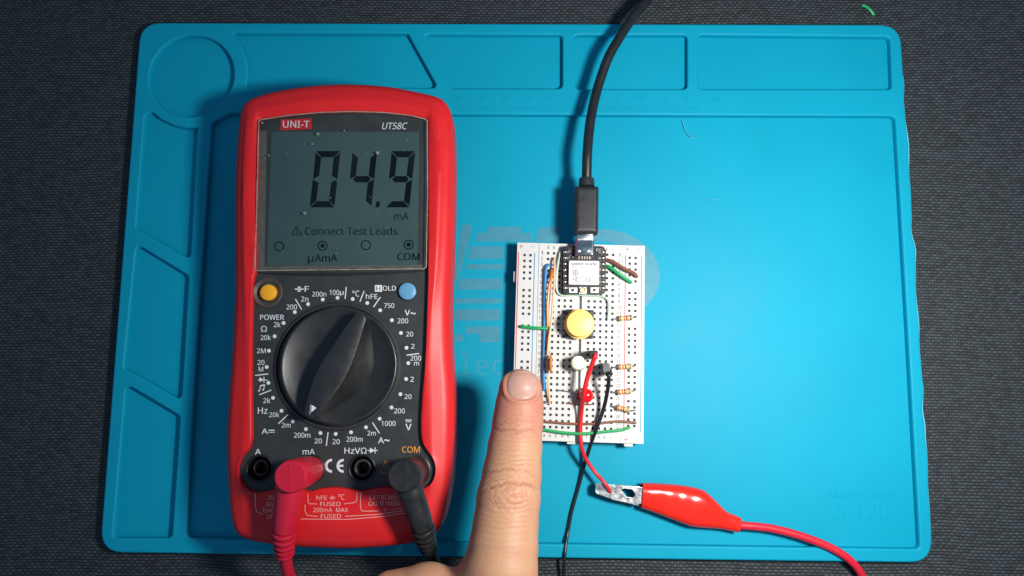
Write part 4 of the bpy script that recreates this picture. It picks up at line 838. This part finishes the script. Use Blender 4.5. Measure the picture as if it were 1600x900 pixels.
# ================================================================== the hand
chain = [(813, 611, 42, 8.0), (811.5, 636, 42.8, 8.6), (809, 660, 43.5, 8.95), (804.5, 700, 45, 9.55), (800, 740, 47, 10.25), (794.5, 779, 49, 10.95), (790, 820, 50.5, 11.15), (786.5, 855, 52, 11.7), (783, 890, 53, 12.3)]
IDX = [np.r_[at(x, y, z), r] for x, y, z, r in chain]
mcp = np.array([IDX[-1][0] - .5, -132.0, 53.0]); IDX.append(np.r_[mcp, 13.0])
def seg(P, a, b, ra, rb, fz=1.0):
    a, b = np.array(a, float), np.array(b, float); sc = np.array([1, 1, 1 / fz]); Q = (P - a) * sc; d = (b - a) * sc
    h = np.clip((Q @ d) / (d @ d), 0, 1); return np.linalg.norm(Q - h[:, None] * d, axis=1) - (ra + (rb - ra) * h)
def smin(a, b, k): h = np.maximum(k - np.abs(a - b), 0) / k; return np.minimum(a, b) - h * h * k * .25
def hand_sdf(P):
    d = None
    for a, b_ in zip(IDX[:-1], IDX[1:]):
        s_ = seg(P, a[:3], b_[:3], a[3], b_[3], .90); d = s_ if d is None else smin(d, s_, 1.2)
    m0 = mcp; mid, rin, pin = m0 + [21, -3, 1], m0 + [40, -9, -3], m0 + [57, -20, -9]; wr = m0 + [30, -88, -12]
    body = seg(P, m0 + [4, -6, -6], wr + [-16, 8, 0], 14, 15, .8)
    for m_, r_ in ((mid, 13.5), (rin, 13), (pin, 11.5)): body = smin(body, seg(P, m_, wr + (m_ - m0) * .45 - np.array([8, 0, 0]), r_, 14, .8), 10)
    body = smin(body, seg(P, wr, wr + [14, -130, 4], 23, 30, .8), 14)
    d = smin(d, body, 8)
    for m_, r_ in ((mid, 10.2), (rin, 9.6), (pin, 8.4)):
        k_ = r_ / 10.0; p1 = m_ + np.array([1, -3, -36 * k_]); p1[2] = max(p1[2], r_ + 1.5); p2 = p1 + [0, -24 * k_, -1]; p3 = p2 + [0, -8, 14]
        fg = smin(seg(P, m_, p1, r_ + 1.2, r_), seg(P, p1, p2, r_, r_ * .9), 2); fg = smin(fg, seg(P, p2, p3, r_ * .9, r_ * .8), 2); d = smin(d, fg, 3)
    t0 = np.array([mcp[0] + 8, -190, 40]); t1 = at(752, 985, 43); t2 = at(668, 925, 44); t3 = at(612, 929, 42)
    th_ = smin(seg(P, t0, t1, 17, 12.5), seg(P, t1, t2, 12, 9.6), 6); th_ = smin(th_, seg(P, t2, t3, 9.4, 8.2), 2)
    d = smin(d, th_, 17)
    return d
def surface_nets(fn, lo_, hi_, h):
    n_ = [int(math.ceil((b_ - a) / h)) + 1 for a, b_ in zip(lo_, hi_)]; ax = [lo_[i] + h * np.arange(n_[i]) for i in range(3)]
    F = np.empty(n_, np.float32)
    Y, Z = np.meshgrid(ax[1], ax[2], indexing='ij'); yz = np.stack([Y.ravel(), Z.ravel()], 1)
    for i, x in enumerate(ax[0]): F[i] = fn(np.c_[np.full(len(yz), x), yz]).reshape(n_[1], n_[2])
    neg = F < 0; cs = [(i, j, k) for i in (0, 1) for j in (0, 1) for k in (0, 1)]
    sl = lambda c_, A_: A_[c_[0]:n_[0] - 1 + c_[0], c_[1]:n_[1] - 1 + c_[1], c_[2]:n_[2] - 1 + c_[2]]
    cnt = sum(sl(c_, neg).astype(np.int8) for c_ in cs); act = (cnt > 0) & (cnt < 8); idx = -np.ones(act.shape, np.int64); ii = np.argwhere(act); idx[act] = np.arange(len(ii))
    acc = np.zeros((len(ii), 3)); num = np.zeros(len(ii))
    for a in cs:
        for k in range(3):
            if a[k]: continue
            b_ = list(a); b_[k] = 1; fa = sl(a, F)[act]; fb = sl(tuple(b_), F)[act]; cr = (fa < 0) != (fb < 0); t_ = np.where(cr, fa / (fa - fb + 1e-20), 0)
            p = np.array(a, float)[None].repeat(len(ii), 0); p[:, k] += t_; acc[cr] += p[cr]; num[cr] += 1
    V_ = (ii + acc / num[:, None]) * h + np.array(lo_); faces = []
    for k in range(3):
        u, v_ = (k + 1) % 3, (k + 2) % 3; s0 = [slice(1, n_[q] - 1) for q in range(3)]; s0[k] = slice(0, n_[k] - 1); s1 = list(s0); s1[k] = slice(1, n_[k])
        na, nb_ = neg[tuple(s0)], neg[tuple(s1)]; e = np.argwhere(na != nb_); off = np.array([1, 1, 1]); off[k] = 0; e0 = e + off; fl = na[na != nb_]
        def g_(du, dv): q = e0.copy(); q[:, u] -= du; q[:, v_] -= dv; return idx[q[:, 0], q[:, 1], q[:, 2]]
        Q = np.stack([g_(1, 1), g_(0, 1), g_(0, 0), g_(1, 0)], 1); Q[~fl] = Q[~fl][:, ::-1]; faces.append(Q)
    return V_, np.vstack(faces)
def grad(fn, P, e=.05):
    g_ = np.stack([fn(P + np.eye(3)[i] * e) - fn(P - np.eye(3)[i] * e) for i in range(3)], 1); return g_ / (np.linalg.norm(g_, axis=1)[:, None] + 1e-9)
hlo, hhi = (-75, -292, 0.5), (92, -36, 78)
HV, HF = surface_nets(hand_sdf, hlo, hhi, 1.3)
bm = bmesh.new(); bv = [bm.verts.new(p) for p in HV]; 
for q in HF:
    try: bm.faces.new([bv[i] for i in q])
    except ValueError: pass
for _ in range(2):
    es = [e for e in bm.edges if all((v_.co.y > -112) for v_ in e.verts)]
    bmesh.ops.subdivide_edges(bm, edges=es, cuts=1, use_grid_fill=True)
bm.verts.ensure_lookup_table(); HV = np.array([v_.co[:] for v_ in bm.verts]); HF = [tuple(v_.index for v_ in fc.verts) for fc in bm.faces]
bm.verts.index_update(); HF = [tuple(v_.index for v_ in fc.verts) for fc in bm.faces]; bm.free()
for _ in range(2): HV = HV - hand_sdf(HV)[:, None] * grad(hand_sdf, HV)
NRM = grad(hand_sdf, HV)
# finger coordinates: t across, y along
cy = np.array([p[1] for p in IDX])[::-1]; cxs = np.array([p[0] for p in IDX])[::-1]; crs = np.array([p[3] for p in IDX])[::-1]; czs = np.array([p[2] for p in IDX])[::-1]
tt = HV[:, 0] - np.interp(HV[:, 1], cy, cxs); rr_ = np.interp(HV[:, 1], cy, crs); yy = HV[:, 1]
on = (np.abs(tt) < rr_ + 2) & (yy > -125) & (NRM[:, 2] > -.3); topw = np.clip((NRM[:, 2] + .1) / .5, 0, 1) * on
zi = lambda y_: np.interp(y_, [580, 900], [44, 60])
Y = lambda py: at(800, py, zi(py))[1]
disp = np.zeros(len(HV))
def crease(py, curve, depth, width, ext=1.0, off=0.0, wob=.25, sd=0):
    r_ = np.random.default_rng(sd); ph = r_.uniform(0, 6.28, 3)
    yc_ = Y(py) - curve * ((tt - off) / 10.0) ** 2 + wob * (np.sin(tt * .9 + ph[0]) + .6 * np.sin(tt * 2.1 + ph[1]) + .4 * np.sin(tt * 4.3 + ph[2]))
    wgt = np.clip((ext * rr_ - np.abs(tt - off)) / (0.35 * rr_), 0, 1)
    k_ = (yy - yc_) / width
    return (-depth * np.exp(-k_ ** 2) + depth * .35 * np.exp(-((np.abs(k_) - 1.9) / .9) ** 2)) * wgt * topw
n_c = 0
for py, cv, dp, wd, ex, of in [(640, 1.2, .05, .4, .8, 0), (647, 1.5, .10, .4, .8, -1), (652, 1.6, .14, .42, .75, -1), (656, 1.4, .18, .45, .85, 0), (661, 1.0, .16, .42, .8, -2), (665, .6, .12, .4, .7, 2), (671, .2, .28, .5, .95, -1), (676, -.2, .16, .42, .8, 0), (682, -.2, .09, .4, .8, 1),
                               (688, 0, .10, .38, .9, 0), (695, .1, .09, .38, .9, 0), (702, .2, .11, .38, .85, 0), (709, .3, .10, .38, .9, 0), (716, .4, .12, .4, .9, 0), (722, .6, .12, .4, .9, -1),
                               (731, 2.6, .20, .5, 1.0, -1), (738, 2.6, .12, .45, .9, 1), (744, 2.4, .16, .45, .9, 0), (751, 3.2, .34, .6, 1.0, .5), (760, 1.8, .16, .45, .6, -2), (767, .5, .14, .42, .6, 1), (773, -.2, .22, .45, .55, 2), (778, -.6, .14, .42, .6, -1), (784, -1.4, .20, .5, .75, 0), (791, -1.8, .16, .48, .8, 1), (799, -1.2, .12, .45, .85, 0), (806, -.8, .11, .42, .9, 0), (813, -.5, .10, .42, .9, 0), (821, -.3, .08, .42, .9, 0), (830, 0, .07, .42, .9, 0), (840, 0, .07, .42, .9, 0), (851, 0, .06, .42, .9, 0)]:
    n_c += 1; disp += crease(py, cv, dp * (1.05 if 728 < py < 795 else .85 if py < 680 else .8), wd, ex, of, .18, n_c)
# loose pads of skin over the knuckle
rk = np.random.default_rng(3)
for _ in range(26):
    cxk, cyk = rk.uniform(-6.5, 6.5), Y(rk.uniform(756, 792)); a_ = rk.uniform(0, 3.14); u_ = (tt - cxk) * math.cos(a_) + (yy - cyk) * math.sin(a_); w_ = -(tt - cxk) * math.sin(a_) + (yy - cyk) * math.cos(a_)
    disp += -.10 * np.exp(-(u_ / 1.9) ** 2 - (w_ / .35) ** 2) * topw
disp += .35 * np.exp(-((yy - Y(770)) / 4.2) ** 2 - (tt / 6.5) ** 2) * topw
# nail outline: groove and raised fold
nc = np.array([at(815.5, 606, 48)[0], at(815.5, 601, 48)[1]]); NW, NB, NT = 5.8, 5.4, 5.0
def nail_d(x, y):
    u = np.abs((x - nc[0]) / NW); dy = y - nc[1]
    w_ = np.where(dy < 0, np.abs(dy) / NB, np.abs(dy) / NT); p_ = np.where(dy < 0, 2.6, 2.5)
    return (u ** p_ + w_ ** p_) ** (1 / p_) - 1
nd = nail_d(HV[:, 0], HV[:, 1]); ttop = np.clip(NRM[:, 2] / .4, 0, 1) * (yy > -62)
disp += ttop * (-.42 * (nd < 0) * np.clip(-nd / .1, 0, 1) + .42 * np.exp(-((nd - .13) / .11) ** 2) * np.where(HV[:, 1] > nc[1] + 4.0, 0.2, 1.0))
HV2 = HV + NRM * disp[:, None]
hand = mk('hand', HV2, HF, mat('temporary', (1, 1, 1)), None, smooth=0, base=(30, -292, 0.5))
hand.data.shade_smooth()
tag(hand, 'bare right hand pointing its index finger over the corner of the breadboard', 'hand')
# skin with real redness at the tip and joints, plus shading painted on its sides and in creases, stored per vertex
red = 0.75 * np.exp(-((yy - Y(622)) / 7.0) ** 2) * (np.abs(tt) < 14) * (yy > -112) + .35 * np.exp(-((yy - Y(665)) / 5) ** 2) + .35 * np.exp(-((yy - Y(772)) / 5.5) ** 2 - ((tt - 1) / 5) ** 2) + .5 * np.clip(-NRM[:, 0] - .25, 0, 1) + .3 * np.clip(NRM[:, 0] - .45, 0, 1)
at_ = hand.data.attributes.new('redness_and_shade', 'FLOAT', 'POINT'); at_.data.foreach_set('value', np.clip(red, 0, 1).astype(np.float32))
crease_shade = hand.data.attributes.new('crease', 'FLOAT', 'POINT'); crease_shade.data.foreach_set('value', np.clip(-disp * 2.2 * (nd > .12), 0, .8).astype(np.float32))
def skin():
    m = bpy.data.materials.new('skin'); m.use_nodes = True; nt = m.node_tree; p = nt.nodes['Principled BSDF']; L = nt.links.new
    tc = nt.nodes.new('ShaderNodeTexCoord'); a = nt.nodes.new('ShaderNodeAttribute'); a.attribute_name = 'redness_and_shade'; c = nt.nodes.new('ShaderNodeAttribute'); c.attribute_name = 'crease'
    n = nt.nodes.new('ShaderNodeTexNoise'); n.inputs['Scale'].default_value = 190; n.inputs['Detail'].default_value = 8; L(tc.outputs['Object'], n.inputs['Vector'])
    m1 = nt.nodes.new('ShaderNodeMix'); m1.data_type = 'RGBA'; m1.inputs['A'].default_value = (0.52, 0.288, 0.162, 1); m1.inputs['B'].default_value = (0.50, 0.195, 0.132, 1)
    ad = nt.nodes.new('ShaderNodeMath'); ad.operation = 'MULTIPLY_ADD'; L(n.outputs['Fac'], ad.inputs[0]); ad.inputs[1].default_value = 1.15; ad.inputs[2].default_value = -.48
    su = nt.nodes.new('ShaderNodeMath'); su.operation = 'ADD'; su.use_clamp = True; L(ad.outputs[0], su.inputs[0]); L(a.outputs['Fac'], su.inputs[1]); L(su.outputs[0], m1.inputs['Factor'])
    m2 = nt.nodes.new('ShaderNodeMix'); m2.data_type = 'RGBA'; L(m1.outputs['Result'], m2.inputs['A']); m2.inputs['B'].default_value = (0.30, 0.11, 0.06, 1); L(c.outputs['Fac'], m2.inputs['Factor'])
    L(m2.outputs['Result'], p.inputs['Base Color']); p.inputs['Roughness'].default_value = .5; p.inputs['Specular IOR Level'].default_value = .35
    p.inputs['Subsurface Weight'].default_value = .15; p.inputs['Subsurface Radius'].default_value = (1, .35, .2); p.inputs['Subsurface Scale'].default_value = .0016
    vo = nt.nodes.new('ShaderNodeTexVoronoi'); vo.feature = 'DISTANCE_TO_EDGE'; vo.inputs['Scale'].default_value = 1100
    mp = nt.nodes.new('ShaderNodeMapping'); mp.inputs['Scale'].default_value = (.7, 1.5, .7); L(tc.outputs['Object'], mp.inputs[0]); L(mp.outputs[0], vo.inputs['Vector'])
    n3 = nt.nodes.new('ShaderNodeTexNoise'); n3.inputs['Scale'].default_value = 1400; n3.inputs['Detail'].default_value = 3; L(tc.outputs['Object'], n3.inputs['Vector'])
    sm = nt.nodes.new('ShaderNodeMath'); sm.operation = 'MULTIPLY_ADD'; L(vo.outputs['Distance'], sm.inputs[0]); sm.inputs[1].default_value = .8; L(n3.outputs['Fac'], sm.inputs[2])
    b_ = nt.nodes.new('ShaderNodeBump'); b_.inputs['Strength'].default_value = .35; b_.inputs['Distance'].default_value = .00022; L(sm.outputs[0], b_.inputs['Height']); L(b_.outputs[0], p.inputs['Normal'])
    return m
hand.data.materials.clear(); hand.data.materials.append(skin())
# the fingernail
nu, nv = 33, 33; pts = []
for j in range(nv):
    for i in range(nu):
        u, v_ = -1 + 2 * i / (nu - 1), -1 + 2 * j / (nv - 1)
        # square-to-superellipse map
        x, y = u * math.sqrt(max(0, 1 - v_ * v_ * .5)), v_ * math.sqrt(max(0, 1 - u * u * .5)); x, y = u * .35 + x * .65, v_ * .35 + y * .65
        k_ = nail_d(nc[0] + x * NW, nc[1] + y * (NT if y > 0 else NB)) + 1; rad = max(abs(u), abs(v_)); s_ = (rad / k_) if k_ > 1e-6 else 0
        pts.append((nc[0] + x * NW * s_ * 1.02, nc[1] + y * (NT if y > 0 else NB) * s_ * 1.02))
pts = np.array(pts); zlo = np.full(len(pts), 40.0); zhi = np.full(len(pts), 66.0)
ycl = np.minimum(pts[:, 1], IDX[0][1] + 6.6)
for _ in range(30):
    zm = (zlo + zhi) / 2; ins = hand_sdf(np.c_[pts[:, 0], ycl, zm]) < 0; zlo = np.where(ins, zm, zlo); zhi = np.where(ins, zhi, zm)
zt_ = zlo - np.maximum(pts[:, 1] - ycl, 0) * .8
edge_ = nail_d(pts[:, 0], pts[:, 1]); zt_ = zt_ + .10 - .5 * np.clip((edge_ + .12) / .12, 0, 1) * np.clip((nc[1] + 4.0 - pts[:, 1]) / 1.5, 0, 1)
NVv = np.c_[pts, zt_]; fcs = [(j * nu + i, j * nu + i + 1, (j + 1) * nu + i + 1, (j + 1) * nu + i) for j in range(nv - 1) for i in range(nu - 1)]
low = NVv - [0, 0, .45]; k_ = len(NVv); ring = [i for i in range(nu)] + [j * nu + nu - 1 for j in range(1, nv)] + [(nv - 1) * nu + i for i in range(nu - 2, -1, -1)] + [j * nu for j in range(nv - 2, 0, -1)]
fcs2 = fcs + [tuple(i + k_ for i in q[::-1]) for q in fcs] + [(ring[i] + k_, ring[(i + 1) % len(ring)] + k_, ring[(i + 1) % len(ring)], ring[i]) for i in range(len(ring))]
mk('fingernail', np.vstack([NVv, low]), fcs2, mat('nail', (0.50, 0.285, 0.225), 0.36, spec=0.5, noise=0.05, nscale=250, sss=(.2, (1, .4, .3), .001)), hand, smooth=60)
